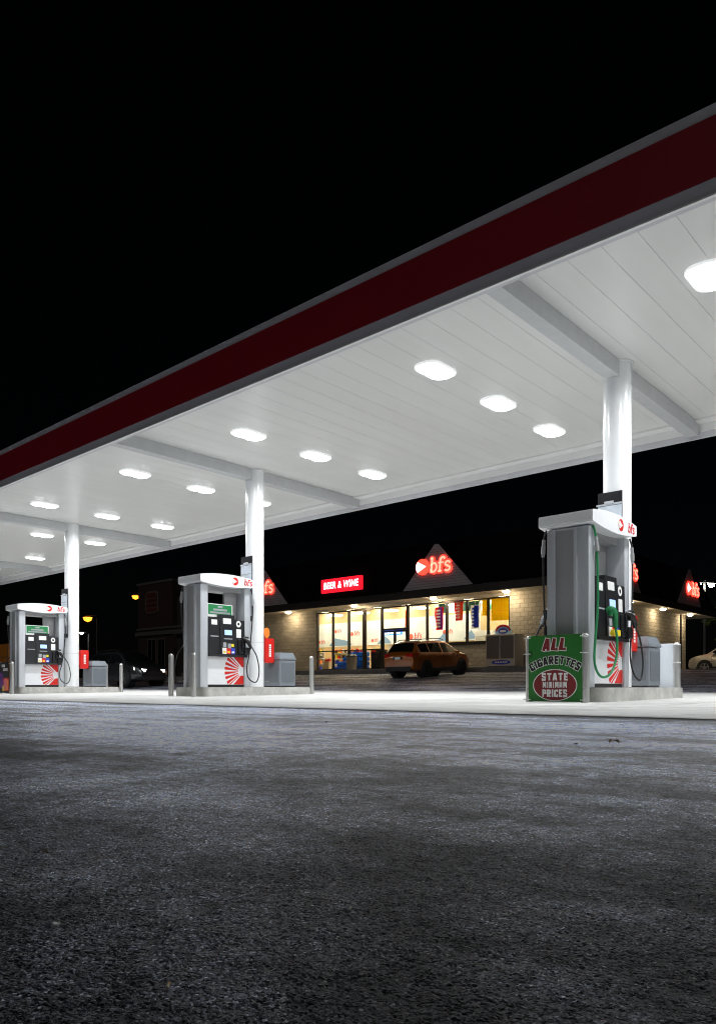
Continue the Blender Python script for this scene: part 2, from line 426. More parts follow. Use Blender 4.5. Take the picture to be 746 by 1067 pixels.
def bfs_letters(bm, h, o, r, u, d0, d1, lean=.14, grow=0.):
    """slab-serif italic lower-case b f s; h = height of the b; origin at lower left. returns width"""
    k = h / 1.5
    def T(p): return ((p[0] + p[1] * lean) * k, p[1] * k)
    def st(P, w): ribbon(bm, [T(p) for p in P], [x * k + grow for x in w] if isinstance(w, list) else w * k + grow, o, r, u, d0, d1)
    st([(.16, 0), (.16, 1.5)], .27); st([(-.05, 1.40), (.2, 1.40)], .2)
    arc = lambda cx, cy, rx, ry, a0, a1, n=14: [(cx + rx * math.cos(math.radians(a0 + (a1 - a0) * i / n)), cy + ry * math.sin(math.radians(a0 + (a1 - a0) * i / n))) for i in range(n + 1)]
    st(arc(.40, .50, .36, .42, 160, -160), .24)
    st([(1.16, 0), (1.16, 1.1)] + arc(1.42, 1.12, .26, .28, 180, 20, 8), .25)
    st([(.92, .9), (1.56, .9)], .17); st([(.94, .09), (1.42, .09)], .18)
    st([(2.34, .80)] + arc(2.04, .75, .27, .20, 20, 270, 10) + arc(2.06, .27, .29, .22, 90, -160, 10), .23)
    return 2.55 * k

def emblem(plane, R, m_disc, m_fan, parent, d, name='emblem'):
    """round badge: coloured disc with a fan of pale rays opening to the left"""
    o, r, u = plane
    b = B(); prism(b, ell(0, 0, R, R), o, r, u, 0, d); disc = obj(name, b, m_disc, parent)
    b = B(); ax = .55 * R
    for i in range(5):
        a0 = math.radians(150 + i * 12 + .9); a1 = math.radians(150 + (i + 1) * 12 - .9)
        pts = [(ax, 0)]
        for a in (a0, (a0 + a1) / 2, a1):
            # distance from apex to the rim
            ca, sa = math.cos(a), math.sin(a); q = -ax * ca + math.sqrt((R * .96) ** 2 - (ax * sa) ** 2)
            pts.append((ax + q * ca, q * sa))
        prism(b, pts, o, r, u, d + .001, d + .004)
    obj('emblem_fan', b, m_fan, disc)

# ------------------------------------------------------------------ camera, world
cam = bpy.data.cameras.new('camera'); co = bpy.data.objects.new('camera', cam); C.objects.link(co); S.camera = co
co.location = (0, 0, .2); co.rotation_euler = (PI / 2, 0, math.radians(41.841))
cam.sensor_fit = 'HORIZONTAL'; cam.sensor_width = 36; cam.lens = 785.2 / 746 * 36
cam.shift_y = (715.4 - 533.5) / 746; cam.clip_start = .02; cam.clip_end = 2000
W = bpy.data.worlds.new('World'); S.world = W; W.use_nodes = True
wn, wl = W.node_tree.nodes, W.node_tree.links
sky = wn.new('ShaderNodeTexSky'); sky.sky_type = 'NISHITA'; sky.sun_disc = False
sky.sun_elevation = math.radians(24); sky.sun_rotation = math.radians(165)
wl.new(sky.outputs[0], wn['Background'].inputs[0]); wn['Background'].inputs[1].default_value = .00012
moon = bpy.data.lights.new('moon', 'SUN'); moon.energy = .11; moon.angle = math.radians(.5); moon.color = (1, .97, .95)  # added fill light from behind the camera for fascia, gables and dark building
mo = bpy.data.objects.new('moon', moon); C.objects.link(mo)
_az, _el = math.radians(165), math.radians(24)      # same direction as the sky's sun: azimuth clockwise from +y
mo.rotation_euler = Vector((math.sin(_az) * math.cos(_el), math.cos(_az) * math.cos(_el), math.sin(_el))).to_track_quat('Z', 'Y').to_euler()
S.view_settings.view_transform = 'Standard'; S.view_settings.look = 'None'; S.view_settings.exposure = .46; S.view_settings.gamma = 1
S.cycles.filter_width = 1.05; S.cycles.use_denoising = True; S.cycles.max_bounces = 7; S.cycles.diffuse_bounces = 4
S.cycles.sample_clamp_indirect = 6

# ------------------------------------------------------------------ ground
def gz(y):
    K = [(-900, -.0), (8, 0), (16.5, .07), (25, .58), (27.8, .74), (29.2, .86), (60, .86), (2000, 1.2)]
    for (a, za), (b, zb) in zip(K, K[1:]):
        if y <= b: return za + (zb - za) * (y - a) / (b - a)
    return K[-1][1]
AZ = -.012
def asphalt():
    b = B()
    ys = [-600, -60, -8, 0, 5, 8, 12, 16.5, 19, 22, 25, 26.5, 27.8, 28.6, 29.2, 34, 60, 120, 600]
    xs = [-900, -200, -80, -40, -20, -8, 0, 8, 30, 200, 900]
    V = [[b.verts.new((x, y, gz(y) + AZ)) for x in xs] for y in ys]
    for j in range(len(ys) - 1):
        for i in range(len(xs) - 1): b.faces.new((V[j][i], V[j][i + 1], V[j + 1][i + 1], V[j + 1][i]))
    # coarse stone surface close by, modelled as real relief that dies away with distance
    rs = [.30]
    while rs[-1] < 3.6: rs.append(rs[-1] + max(.0018, .005 * rs[-1] ** 2))
    NA = 900; a0, a1 = math.radians(90 + 41.8 - 46), math.radians(90 + 41.8 + 46)
    prev = None
    for r in rs:
        row = []
        fade = min(1, (3.6 - r) / 1.2) * min(1, (r - .29) / .03)
        for i in range(NA + 1):
            a = a0 + (a1 - a0) * i / NA; x, y = r * math.cos(a), r * math.sin(a)
            fe = fade * min(1, i / 12, (NA - i) / 12)
            p = Vector((x * 240, y * 240, 0)); d = noise.voronoi(p)[0]
            p2 = Vector((x * 400 + 9, y * 400, 3)); d2 = noise.voronoi(p2)[0]
            cell = noise.cell(Vector((p.x * .37, p.y * .37, 0)))
            hgt = (.62 - min(d[0], .62)) * .0022 + (.5 - min(d2[0], .5)) * .0010
            big = noise.noise(Vector((x * 7, y * 7, 0))) * .0022 + noise.noise(Vector((x * 34, y * 34, 5))) * .0006
            row.append(b.verts.new((x, y, AZ + .0008 + fe * (.0045 + hgt * (.75 + .5 * cell) + big))))
        if prev:
            for i in range(NA): b.faces.new((prev[i], prev[i + 1], row[i + 1], row[i]))
        prev = row
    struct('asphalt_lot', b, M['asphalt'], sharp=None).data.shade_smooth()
asphalt()

def forecourt():
    b = B(); x0, x1 = -40, 12
    ys = [5.0, 8, 10, 13.0, 16.5]
    xs = [x0 + (x1 - x0) * i / 14 for i in range(15)]
    for i in range(14):
        for ya, yb in zip(ys, ys[1:]):
            g = .006
            p = [(xs[i] + g, ya + g, gz(ya) - .3), (xs[i + 1] - g, ya + g, gz(ya) - .3), (xs[i + 1] - g, yb - g, gz(yb) - .3), (xs[i] + g, yb - g, gz(yb) - .3)]
            hexa(b, p + [(q[0], q[1], q[2] + .3) for q in p])
    n = 300; prev = None                                                  # the poured edge towards the asphalt is slightly uneven
    for i in range(n + 1):
        x = x0 + (x1 - x0) * i / n; e = .03 * noise.noise(Vector((x * .8, 3, 0))) + .022 * noise.noise(Vector((x * 5, 7, 0))) + .012 * noise.noise(Vector((x * 19, 1, 0)))
        row = [b.verts.new((x, 5.0, -.001)), b.verts.new((x, 4.95 + e, -.003)), b.verts.new((x, 4.94 + e, -.05)), b.verts.new((x, 5.0, -.05))]
        if prev:
            for k in range(3): b.faces.new((prev[k], prev[k + 1], row[k + 1], row[k]))
        prev = row
    struct('forecourt_slab', b, M['concrete'], sharp=None)
    b = B()
    p = [(-41.5, 29.2, .3), (-14.6, 29.2, .3), (-14.6, 52, .3), (-41.5, 52, .3)]
    hexa(b, p + [(q[0], q[1], 1.08) for q in p])
    struct('shop_sidewalk', b, M['walk'])
    b = B()
    box(b, -41.6, -14.5, 29.06, 29.198, .3, 1.075, .02); box(b, -14.598, -14.46, 29.06, 52, .3, 1.075, .02)
    struct('kerb', b, M['curbdark'])
forecourt()

# ------------------------------------------------------------------ canopy
CX = [-4.369, -12.197, -20.025]; CY = 10.366; HC = 4.738
CX_ALL = [3.459] + CX + [-27.853]
X0, X1, YF, YB, ZF, ZT = -35.0, 8.6, 6.925, 13.631, 4.47, 5.267
can = thing('station_canopy', 'long white petrol station canopy with a dark red stripe along its grey fascia', 'canopy', (0, 0, 0))
b = B(); pitch = .377; x = X0 + .02
while x < X1 - .05:
    xe = min(x + pitch - .0035, X1 - .03)
    box(b, x, xe, YF + .03, YB - .03, HC, HC + .03); x += pitch
box(b, X0 + .02, X1 - .02, YF + .03, YB - .03, HC + .012, HC + .05)
obj('ceiling', b, M['ceil'], can, sharp=None)
def fascia(y0, y1, za, zb, m, name, px=0):
    b = B(); box(b, X0 - px, X1 + px, y0, y1, za, zb, .008); return obj(name, b, m, can)
f = fascia(YF, YF + .10, ZF, ZT, M['fgrey'], 'fascia')
b = B(); box(b, X0, X1, YF - .012, YF - .001, ZF + .145, ZT - .115); obj('fascia_stripe', b, M['fred'], f)
b = B(); box(b, X0, X1, YF - .016, YF + .02, ZF - .012, ZF + .006); obj('drip_edge', b, M['trim'], f)
f = fascia(YB - .06, YB, ZF, ZT, M['fgrey'], 'fascia')
b = B(); box(b, X0, X1, YB + .001, YB + .012, ZF + .145, ZT - .115); obj('fascia_stripe', b, M['fred'], f)
b = B(); box(b, X0, X1, YB - .30, YB - .062, HC - .035, HC - .001, .005); box(b, X0, X1, YB - .085, YB - .061, ZF + .10, HC - .036, .004); obj('gutter_trim', b, M['trim'], f)
for xa, xb in ((X0 - .06, X0), (X1, X1 + .06)):
    b = B(); box(b, xa, xb, YF, YB, ZF, ZT, .008); obj('fascia', b, M['fgrey'], can)
b = B(); box(b, X0, X1, YF + .1, YB - .06, ZT - .25, ZT - .2); obj('roof_deck', b, M['fgrey'], can)
for cx in CX_ALL:
    b = B()
    for ya, yb in ((YF + .101, CY - .16), (CY + .16, YB - .09)):
        box(b, cx - .10, cx + .10, ya, yb, HC - .225, HC - .002, .006)
    obj('beam', b, M['beam'], can)
    b = B(); cyl(b, (cx, CY, .19), (cx, CY, HC - .002), .19, n=48); lathe(b, [(.19, HC - .02), (.225, HC - .02), (.225, HC - .003), (.19, HC - .003)], (cx, CY, 0), 48)
    col = obj('column', b, M['column'], can)
    b = B(); cyl(b, (cx, CY, 1.117), (cx, CY, 1.122), .1915, n=48); obj('column_joint', b, M['greyink'], col) if cx in CX else b.free()

# lights recessed in the ceiling: three rows, two per bay and row
lt = thing('canopy_light', '', 'light', group='lights in the canopy ceiling')
b = B(); prism(b, rrect(-.205, .205, -.33, .33, .16), (0, 0, -.033), (1, 0, 0), (0, 1, 0), 0, .032); obj('light_frame', b, M['L_collar'], lt)
for s in (-1, 1):
    b = B(); lathe(b, [(0, -.056), (.12, -.054), (.168, -.046), (.184, -.034), (0, -.034)], (0, s * .125, 0), 28); obj('lens', b, M['L_canopy'], lt)
al = bpy.data.lights.new('lamp', 'AREA'); al.shape = 'RECTANGLE'; al.size = .3; al.size_y = .6; al.energy = 46; al.color = (.95, .98, 1); al.spread = math.radians(164)
la = bpy.data.objects.new('lamp', al); C.objects.link(la); la.parent = lt; la.location = (0, 0, -.056)
colname = {CX[0]: 'nearest column', CX[1]: 'middle column', CX[2]: 'far left column'}
first = True
for ri, (rn, y) in enumerate((('front', 8.76), ('middle', 10.46), ('back', 12.17))):
    for cx in CX_ALL:
        for s in (-1, 1):
            if cx > 0 and s > 0: continue
            x = cx + (1.72 if s > 0 else -1.99)
            if first: o = lt; first = False
            else: o = dup(lt)
            o.location = (x, y, HC)
            if cx in CX: where = f"just {'right' if s > 0 else 'left'} of the {colname[cx]}"
            elif cx > 0: where = 'beyond the right edge of the picture'
            else: where = 'well beyond the far left column, ' + ('nearer' if s > 0 else 'farther') + ' of two'
            o['label'] = f"canopy light in the {rn} row, {where}"

# ------------------------------------------------------------------ pump islands and what stands on them
isl = []
for i, (cx, nm) in enumerate(zip(CX, ('nearest', 'middle', 'far left'))):
    b = B(); prism(b, rrect(cx - .52, cx + .52, 8.72, 11.56, .10), (0, 0, -.1), (1, 0, 0), (0, 1, 0), 0, .284)
    bmesh.ops.bevel(b, geom=[e for e in b.edges if all(v.co.z > .1 for v in e.verts)], offset=.018, segments=2, affect='EDGES')
    o = obj('pump_island', b, M['kerb']); tag(o, f'raised concrete pump island around the {nm} canopy column', 'kerb island', 'raised concrete pump islands')
IZ = .184

def build_pump(topper):
    t = thing('fuel_pump', '', 'fuel pump', group='fuel pumps under the canopy')
    b = B(); box(b, -.265, .265, -.53, .55, 0, .05); obj('plinth', b, M['black'], t)
    b = B(); box(b, -.27, .27, -.44, .46, .05, .62, .008); obj('lower_cabinet', b, M['white'], t)
    for s, y0, y1 in ((-1, -.60, -.445), (1, .465, .60)):
        b = B()
        box(b, -.30, .30, y0, y1, .0, 2.0, .012)
        tw = obj('side_tower', b, M['silver'], t)
        ye = y0 if s < 0 else y1
        b = B()   # folded metal cladding on the end face: two wide ribs with a recessed middle
        for xa, xb, dd in ((-.30, -.225, .012), (-.225, -.165, .045), (.095, .145, .045), (.145, .30, .02)):
            box(b, xa + .001, xb - .001, min(ye, ye + s * dd), max(ye, ye + s * dd), .002, 1.985, .008)
        obj('tower_cladding', b, M['silver'], tw)
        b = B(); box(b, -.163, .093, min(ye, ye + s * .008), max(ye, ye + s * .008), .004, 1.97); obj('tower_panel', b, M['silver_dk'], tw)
    b = B(); box(b, -.20, .20, -.44, .46, 1.90, 2.0); box(b, -.03, .03, .15, .46, 1.4, 1.9); obj('head_frame', b, M['silver_dk'], t)
    # valance: arched band
    b = B(); prof_t, prof_b = [], []
    n = 18
    for i in range(n + 1):
        s = -1 + 2 * i / n; y = s * .68
        prof_t.append((y, 2.165 + .055 * (1 - s * s)))
        prof_b.append((y, 2.03 - .055 * (1 - s * s)))
    prism(b, prof_b + prof_t[::-1], (-.385, -.005, 0), (0, 1, 0), (0, 0, 1), 0, .77)
    bmesh.ops.bevel(b, geom=[e for e in b.edges if abs(e.verts[0].co.x - e.verts[1].co.x) > .5 and (abs(e.verts[0].co.y + .005) > .67)] , offset=.012, segments=2, affect='EDGES')
    val = obj('valance', b, M['white'], t)
    for s in (1, -1):
        R = (0, s, 0); U = (0, 0, 1)
        def O(y, z, x=.385): return (s * x, s * y - .005, z)
        emblem((O(.16, 2.10), R, U), .078, M['redink'], M['whiteink'], val, .003)
        b = B(); bfs_letters(b, .125, O(.39, 2.045), R, U, .0005, .003); obj('lettering', b, M['redink'], val)
        # electronics head: three columns
        b = B()
        hx = lambda ya, yb, z0, z1, xb, xt: hexa(b, [(s * .1, s * ya, z0), (s * xb, s * ya, z0), (s * xb, s * yb, z0), (s * .1, s * yb, z0), (s * .1, s * ya, z1), (s * xt, s * ya, z1), (s * xt, s * yb, z1), (s * .1, s * yb, z1)])
        hx(-.44, -.17, .62, 1.37, .325, .30); hx(-.168, .20, .62, 1.43, .345, .30); hx(.202, .46, .62, 1.34, .325, .30)
        head = obj('control_head', b, M['black2'], t)
        b = B(); hexa(b, [(s * .1, s * -.445, .60), (s * .36, s * -.445, .60), (s * .36, s * .50, .60), (s * .1, s * .50, .60), (s * .1, s * -.445, .645), (s * .352, s * -.445, .645), (s * .352, s * .50, .645), (s * .1, s * .50, .645)])
        obj('head_skirt', b, M['black'], head)
        def sx(z, yc):   # depth of the sloping face at height z
            return (.345 - .045 * (z - .62) / .81) if -.168 < yc < .2 else (.325 - .025 * (z - .62) / .75)
        def decal(name, m, ya, yb, za, zb, dp=.004, shape=None):
            b = B(); zc, yc = (za + zb) / 2, (ya + yb) / 2
            sl = (.045 / .81) if -.168 < yc < .2 else (.025 / .75)
            up = Vector((-s * sl, 0, 1)).normalized()
            o = (s * (sx(zc, yc) + .0005), s * yc, zc)
            pts = shape or rrect(-(yb - ya) / 2, (yb - ya) / 2, -(zb - za) / 2, (zb - za) / 2, .008, 2)
            prism(b, pts, o, (0, s, 0), up, 0, dp); return obj(name, b, m, head)
        decal('sticker', M['whiteink'], -.37, -.23, 1.22, 1.32); decal('sticker', M['greyink'], -.40, -.20, .985, 1.005)
        decal('sticker', M['whiteink'], -.09, .11, 1.25, 1.36)
        sc = decal('screen', M['L_screen'], -.06, .12, 1.03, 1.13, .006)
        decal('screen_bezel', M['black'], -.10, .16, 1.00, 1.17, .002)
        decal('sticker', M['greyink'], -.08, .13, .945, .965)
        decal('keypad', M['greyink'], -.11, -.03, .79, .88, .01); decal('card_reader', M['greyink'], .0, .08, .77, .86, .02); decal('sticker', M['yellowink'], .10, .16, .80, .86)
        for k, m in enumerate(('whiteink', 'redink', 'blueink')):
            g = decal('grade_button', M[m], -.13 + k * .105, -.03 + k * .105, .655, .775, .008)
            bb = B(); prism(bb, rect2(-.03, .03, -.025, .01), (s * .3435, s * (-.08 + k * .105), .70), (0, s, 0), (0, 0, 1), .005, .0085); obj('button_price', bb, M['yellowink' if k != 2 else 'whiteink'], g)
        decal('sticker', M['whiteink'], .24, .36, 1.20, 1.33, .004, ell(0, 0, .06, .065, 24))
        decal('sticker', M['blackink'], .27, .33, 1.23, 1.30, .0055, ell(0, 0, .026, .028, 20)); decal('sticker', M['whiteink'], .24, .36, .99, 1.16)
        # nozzle boot and nozzle
        b = B(); box(b, min(s * .30, s * .355), max(s * .30, s * .355), min(s * .27, s * .46), max(s * .27, s * .46), .66, .96, .02)
        box(b, min(s * .31, s * .40), max(s * .31, s * .40), min(s * .40, s * .53), max(s * .40, s * .53), .64, .80, .02); obj('nozzle_boot', b, M['black'], head)
        b = B()
        tube(b, [(s * .36, s * .36, .98), (s * .42, s * .40, .95), (s * .44, s * .46, .88), (s * .42, s * .53, .80)], lambda q: .028 + .012 * math.sin(PI * q))
        tube(b, [(s * .36, s * .36, .97), (s * .375, s * .355, .88), (s * .365, s * .36, .74)], .016)
        tube(b, [(s * .42, s * .42, .92), (s * .475, s * .46, .84), (s * .44, s * .52, .76)], .009)
        box(b, min(s * .36, s * .45), max(s * .36, s * .45), min(s * .38, s * .47), max(s * .38, s * .47), .88, 1.02, .03)
        nz = obj('nozzle', b, M['black'], t)
        b = B(); box(b, min(s * .452, s * .455), max(s * .452, s * .455), min(s * .39, s * .45), max(s * .39, s * .45), .91, .97); obj('sticker', b, M['whiteink'], nz)
        # hose: from the valance down, swivel, loop and back to the nozzle
        b = B(); tube(b, [(s * .31, s * .61, 2.0), (s * .335, s * .635, 1.86), (s * .34, s * .64, 1.5), (s * .352, s * .585, 1.0), (s * .365, s * .52, .62), (s * .39, s * .45, .40), (s * .43, s * .45, .20), (s * .45, s * .58, .10), (s * .45, s * .68, .14), (s * .455, s * .72, .34), (s * .44, s * .67, .62), (s * .42, s * .56, .80)], .0125, 8, 6)
        obj('hose', b, M['rubber'], t)
        b = B(); cyl(b, (s * .334, s * .632, 1.88), (s * .336, s * .638, 1.80), .022); cyl(b, (s * .336, s * .638, 1.80), (s * .338, s * .645, 1.70), .028); cyl(b, (s * .338, s * .645, 1.70), (s * .339, s * .647, 1.66), .02)
        obj('hose_swivel', b, M['silver_dk'], t)
        # printed fan on the lower cabinet
        ax, az = .45, .325
        P = lambda a, r: (ax - r * math.cos(math.radians(a)), az + r * math.sin(math.radians(a)))
        b = B(); o = (s * .2705, 0, 0)
        def rim(a, ra): # clip to the cabinet panel
            y, z = P(a, ra)
            return (max(min(y, .452), -.43), max(min(z, .612), .055))
        for k in range(8):
            a0 = -46 + k * 12.2; a1 = a0 + 7.2
            prism(b, [P(a0 + 1, .14), rim(a0, .47), rim((a0 + a1) / 2, .475), rim(a1, .47), P(a1 - 1, .14)], o, R, U, 0, .003)
        prism(b, [P(58, .13), rim(52, .42), (.20, .612), (.452, .612), (.452, .40), (.40, .41)], o, R, U, 0, .003)
        prism(b, [P(-52, .13), (.20, .055), (.452, .055), (.452, .23), (.40, .235)], o, R, U, 0, .003)
        obj('fan_graphic', b, M['redink'], t)
        if topper:
            b = B(); prism(b, rrect(-.40, .22, 1.38, 1.64, .02, 3), (s * .19, 0, 0), R, U, 0, .02); tp = obj('topper_sign', b, M['whiteink'], t)
            b = B(); prism(b, rect2(-.38, .20, 1.43, 1.625), (s * .2105, 0, 0), R, U, 0, .002); obj('topper_face', b, M['green2'], tp)
            b = B()
            for ya, yb, za, zb in ((-.15, -.03, 1.565, 1.605), (-.26, .08, 1.505, 1.545), (-.34, .16, 1.45, 1.485)):
                prism(b, rrect(ya, yb, za, zb, .012, 3), (s * .213, 0, 0), R, U, 0, .002)
            obj('topper_print', b, M['greyink'], tp)
    return t

PY = 9.36
p2 = build_pump(True); p2.location = (CX[1] + .045, PY, IZ); p2.scale = (.94, 1, 1); p2['label'] = 'fuel pump in the middle of the three, beside the middle column'
p1 = dup(p2); p1.location = (CX[2] + .045, PY, IZ); p1.scale = (.94, 1, 1); p1['label'] = 'fuel pump farthest left, with a small green topper sign'
p3 = build_pump(False); p3.location = (CX[0] + .045, PY, IZ); p3.scale = (.94, 1, 1); p3['label'] = 'nearest fuel pump, with a green hose, behind the green cigarette sign'
# the nearest pump also carries a green hose on its camera-side end
b = B(); tube(b, [(.31, -.52, 2.0), (.335, -.50, 1.88), (.35, -.475, 1.5), (.365, -.50, 1.0), (.38, -.60, .6), (.40, -.66, .3), (.43, -.56, .14), (.46, -.36, .16), (.47, -.20, .33), (.46, -.13, .55), (.435, -.12, .76)], .016, 8, 7); obj('hose', b, M['green_hose'], p3)
b = B(); cyl(b, (.338, -.50, 1.86), (.343, -.49, 1.76), .024); cyl(b, (.343, -.49, 1.76), (.347, -.485, 1.68), .032); obj('hose_swivel', b, M['silver_dk'], p3)
b = B(); tube(b, [(.36, -.24, .97), (.42, -.22, .99), (.445, -.16, .93), (.433, -.12, .76)], lambda q: .028 + .010 * math.sin(PI * q)); box(b, .37, .44, -.25, -.14, .90, 1.00, .025); obj('nozzle', b, M['green_hose'], p3)
b = B(); box(b, .346, .40, -.08, .12, .66, .74, .006); obj('sticker', b, M['yellowink'], p3)

# price sheet holders on the columns
sh = thing('sheet_holder', '', 'notice', group='notice holders on the columns')
b = B(); box(b, -.185, .165, -.030, -.012, 0, 1.36, .004); obj('backing_board', b, M['black'], sh)
b = B(); box(b, -.18, .16, -.037, -.031, .11, 1.17, .002); s_ = obj('printed_sheet', b, M['paper'], sh)
b = B()
for z in (.28, .60, .98): box(b, -.19, .15, -.039, -.0372, z, z + .02)
for k in range(14): box(b, -.17, .12 - .05 * (k % 3), -.039, -.0372, .33 + .045 * k + (.05 if k > 5 else 0), .338 + .045 * k + (.05 if k > 5 else 0))
obj('sheet_print', b, M['greyink'], s_)
b = B(); box(b, -.20, .16, -.045, -.0302, 1.175, 1.20, .003); box(b, -.08, .05, -.055, -.0302, 1.19, 1.23, .004); obj('clip', b, M['silver'], sh)
for i, nm in enumerate(('nearest', 'middle', 'far left')):
    o = sh if i == 0 else dup(sh); o.location = (CX[i] - .01, CY - .179, 1.55); o['label'] = f'black framed notice sheet on the front of the {nm} column'

# red boxes on the backs of the columns
rb = thing('red_box', '', 'box', group='red boxes on the columns')
b = B(); box(b, -.12, .12, 0, .235, 0, .52, .012); box(b, -.06, .06, -.03, .001, .1, .42); bx = obj('case', b, M['red'], rb)
b = B(); box(b, -.115, .115, .236, .242, .02, .50, .004); obj('door', b, M['red'], rb)
b = B()
for k in range(6): box(b, .1205, .123, .09, .15, .13 + .045 * k, .165 + .045 * k)
obj('marking', b, M['whiteink'], rb)
for i, nm in enumerate(('nearest', 'middle', 'far left')):
    o = rb if i == 0 else dup(rb); o.location = (CX[i] - .005, CY + .205, .70); o['label'] = f'red box with white marking on the back of the {nm} column'
b = B(); prism(b, ell(0, 0, .075, .11, 20), (CX[1] + .08, CY + .245, 1.335), (0, 1, 0), (0, 0, 1), 0, .03); box(b, CX[1] + .085, CX[1] + .105, CY + .15, CY + .2, 1.32, 1.36)
tag(obj('round_tag', b, M['orangeink']), 'orange oval tag above the red box on the middle column', 'tag')

# litter bins
bn = thing('litter_bin', '', 'bin', group='grey litter bins on the islands')
b = B(); box(b, -.265, .265, -.23, .23, .02, .58, .02); body = obj('bin_body', b, M['bin'], bn)
b = B()
for x0, x1, y0, y1 in ((-.22, .22, -.236, -.231), (-.22, .22, .231, .236), (-.271, -.266, -.19, .19), (.266, .271, -.19, .19)):
    box(b, x0, x1, y0, y1, .10, .52)
obj('inset_panel', b, M['bin2'], body)
b = B(); box(b, -.275, .275, -.24, .24, .585, .62, .012); hexa(b, [(-.27, -.235, .62), (.27, -.235, .62), (.27, .235, .62), (-.27, .235, .62), (-.22, -.19, .74), (.22, -.19, .74), (.22, .19, .74), (-.22, .19, .74)])
hd = obj('hood', b, M['bin'], bn)
b = B(); hexa(b, [(-.17, -.236, .635), (.17, -.236, .635), (.17, -.20, .635), (-.17, -.20, .635), (-.15, -.2045, .705), (.15, -.2045, .705), (.15, -.18, .705), (-.15, -.18, .705)]); obj('flap', b, M['bin2'], hd)
b = B(); box(b, -.25, .25, -.215, .215, 0, .02); obj('bin_base', b, M['black2'], bn)
b = B(); box(b, -.2, -.06, -.2395, -.2365, .115, .13); obj('bin_plate', b, M['greyink'], body)
for i, nm in enumerate(('nearest', 'middle', 'far left')):
    o = bn if i == 0 else dup(bn); o.location = (CX[i] + .005, 11.06, IZ); o['label'] = f'grey hooded litter bin behind the {nm} column'

# bollards
def bollard_mesh():
    b = B(); lathe(b, [(0, 0), (.05, 0), (.05, .78), (.046, .81), (.032, .832), (0, .842)], n=20); return b
bo = obj('bollard', bollard_mesh(), M['steel'])
k = 0
for i, nm in enumerate(('nearest', 'middle', 'far left')):
    for sy, y in (('camera end', 8.55), ('shop end', 11.68)):
        for sx_, dx in (('left', -.37), ('right', .37)):
            o = bo if k == 0 else dup(bo); k += 1
            o.location = (CX[i] + dx - (.09 if dx < 0 and y > 10 and i > 0 else 0), y, gz(y) - .004)
            tag(o, f'steel bollard at the {sy} of the {nm} island, {sx_} of its pair', 'bollard', 'steel bollards at the island ends')

# green cigarette sign tied between the two nearest bollards
sg = thing('price_banner', 'green banner about cigarettes tied between two white posts', 'sign', (CX[0], 8.495, .0))
R, U = (1, 0, 0), (0, 0, 1)
b = B(); N_ = 14; w2, d_ = .355, .004
for i in range(N_):
    for j in range(N_):
        q = [(-w2 + 2 * w2 * a / N_, .012 + .818 * c_ / N_) for a, c_ in ((i, j), (i + 1, j), (i + 1, j + 1), (i, j + 1))]
        yy = [0 for x, z in q]
        hexa(b, [(x, y + .004, z) for (x, z), y in zip(q, yy)] + [(x, y, z) for (x, z), y in zip(q, yy)])
bmesh.ops.remove_doubles(b, verts=b.verts, dist=1e-5)
bn_ = obj('banner', b, M['green'], sg)
def lay(name, m, fn, lvl):
    b = B(); fn(b, lvl); return obj(name, b, m, bn_, sharp=None)
o0 = (0, 0, 0)
def T_all(b, lv, g): block_text(b, 'ALL', .150, 0, .640, (0, 0, 0), R, U, .0012 * lv, .25, g, 1.05, .16, .16)
lay('lettering_outline', M['whiteink'], lambda b, l: T_all(b, l, .009), 1)
lay('lettering', M['maroon'], lambda b, l: T_all(b, l, 0), 2)
def T_cig(b, lv, g):
    t_ = 'CIGARETTES'; h, sx, gap = .098, 1.0, .13; tot = (sum(BLOCK[c][0] for c in t_) + gap * 9) * h * sx; x = -tot / 2; Rr = .56
    for c in t_:
        w = BLOCK[c][0] * h * sx; a = (x + w / 2) / Rr; x += w + gap * h * sx
        px, pz = Rr * math.sin(a), .475 - Rr * (1 - math.cos(a)); r = Vector((math.cos(a), 0, -math.sin(a))); u = Vector((math.sin(a), 0, math.cos(a)))
        block_char(b, c, h, Vector((px, 0, pz)) - r * w / 2, r, u, .0012 * lv, .24, g, sx)
lay('lettering_outline', M['whiteink'], lambda b, l: T_cig(b, l, .006), 1)
lay('lettering', M['blackink'], lambda b, l: T_cig(b, l, 0), 2)
lay('oval', M['whiteink'], lambda b, l: prism(b, ell(0, .215, .295, .197, 48), o0, R, U, .0005, .0012 * l), 1)
lay('oval', M['maroon'], lambda b, l: prism(b, ell(0, .215, .283, .186, 48), o0, R, U, .0005, .0012 * l), 2)
def T_st(b, l):
    for s_t, z, h, sx_ in (('STATE', .272, .092, 1.06), ('MINIMUM', .182, .074, .80), ('PRICES', .070, .092, .90)):
        block_text(b, s_t, h, 0, z, (0, 0, 0), R, U, .0012 * l, .20 if s_t == 'MINIMUM' else .235, 0, sx_, 0, .24 if s_t == 'MINIMUM' else .17)
lay('lettering', M['whiteink'], T_st, 3)
b = B()
for x in (-1, 1):
    for z in (.03, .60, .80): box(b, min(x * .33, x * .43), max(x * .33, x * .43), -.004, .002, z, z + .012)
obj('cable_tie', b, M['whiteink'], sg)

# plain back of a banner tied between the bollards at the far end of the same island
wb = thing('white_banner', 'plain white back of a banner tied between posts beside the grey bin', 'banner', (CX[0], 11.68, .05))
b = B(); box(b, -.32, .32, -.012, -.004, .03, .80, .002); obj('banner', b, M['banner_back'], wb)
b = B()
for x in (-1, 1):
    for z in (.06, .5, .77): box(b, min(x * .31, x * .43), max(x * .31, x * .43), -.052, -.013, z, z + .012)
obj('cable_tie', b, M['whiteink'], wb)

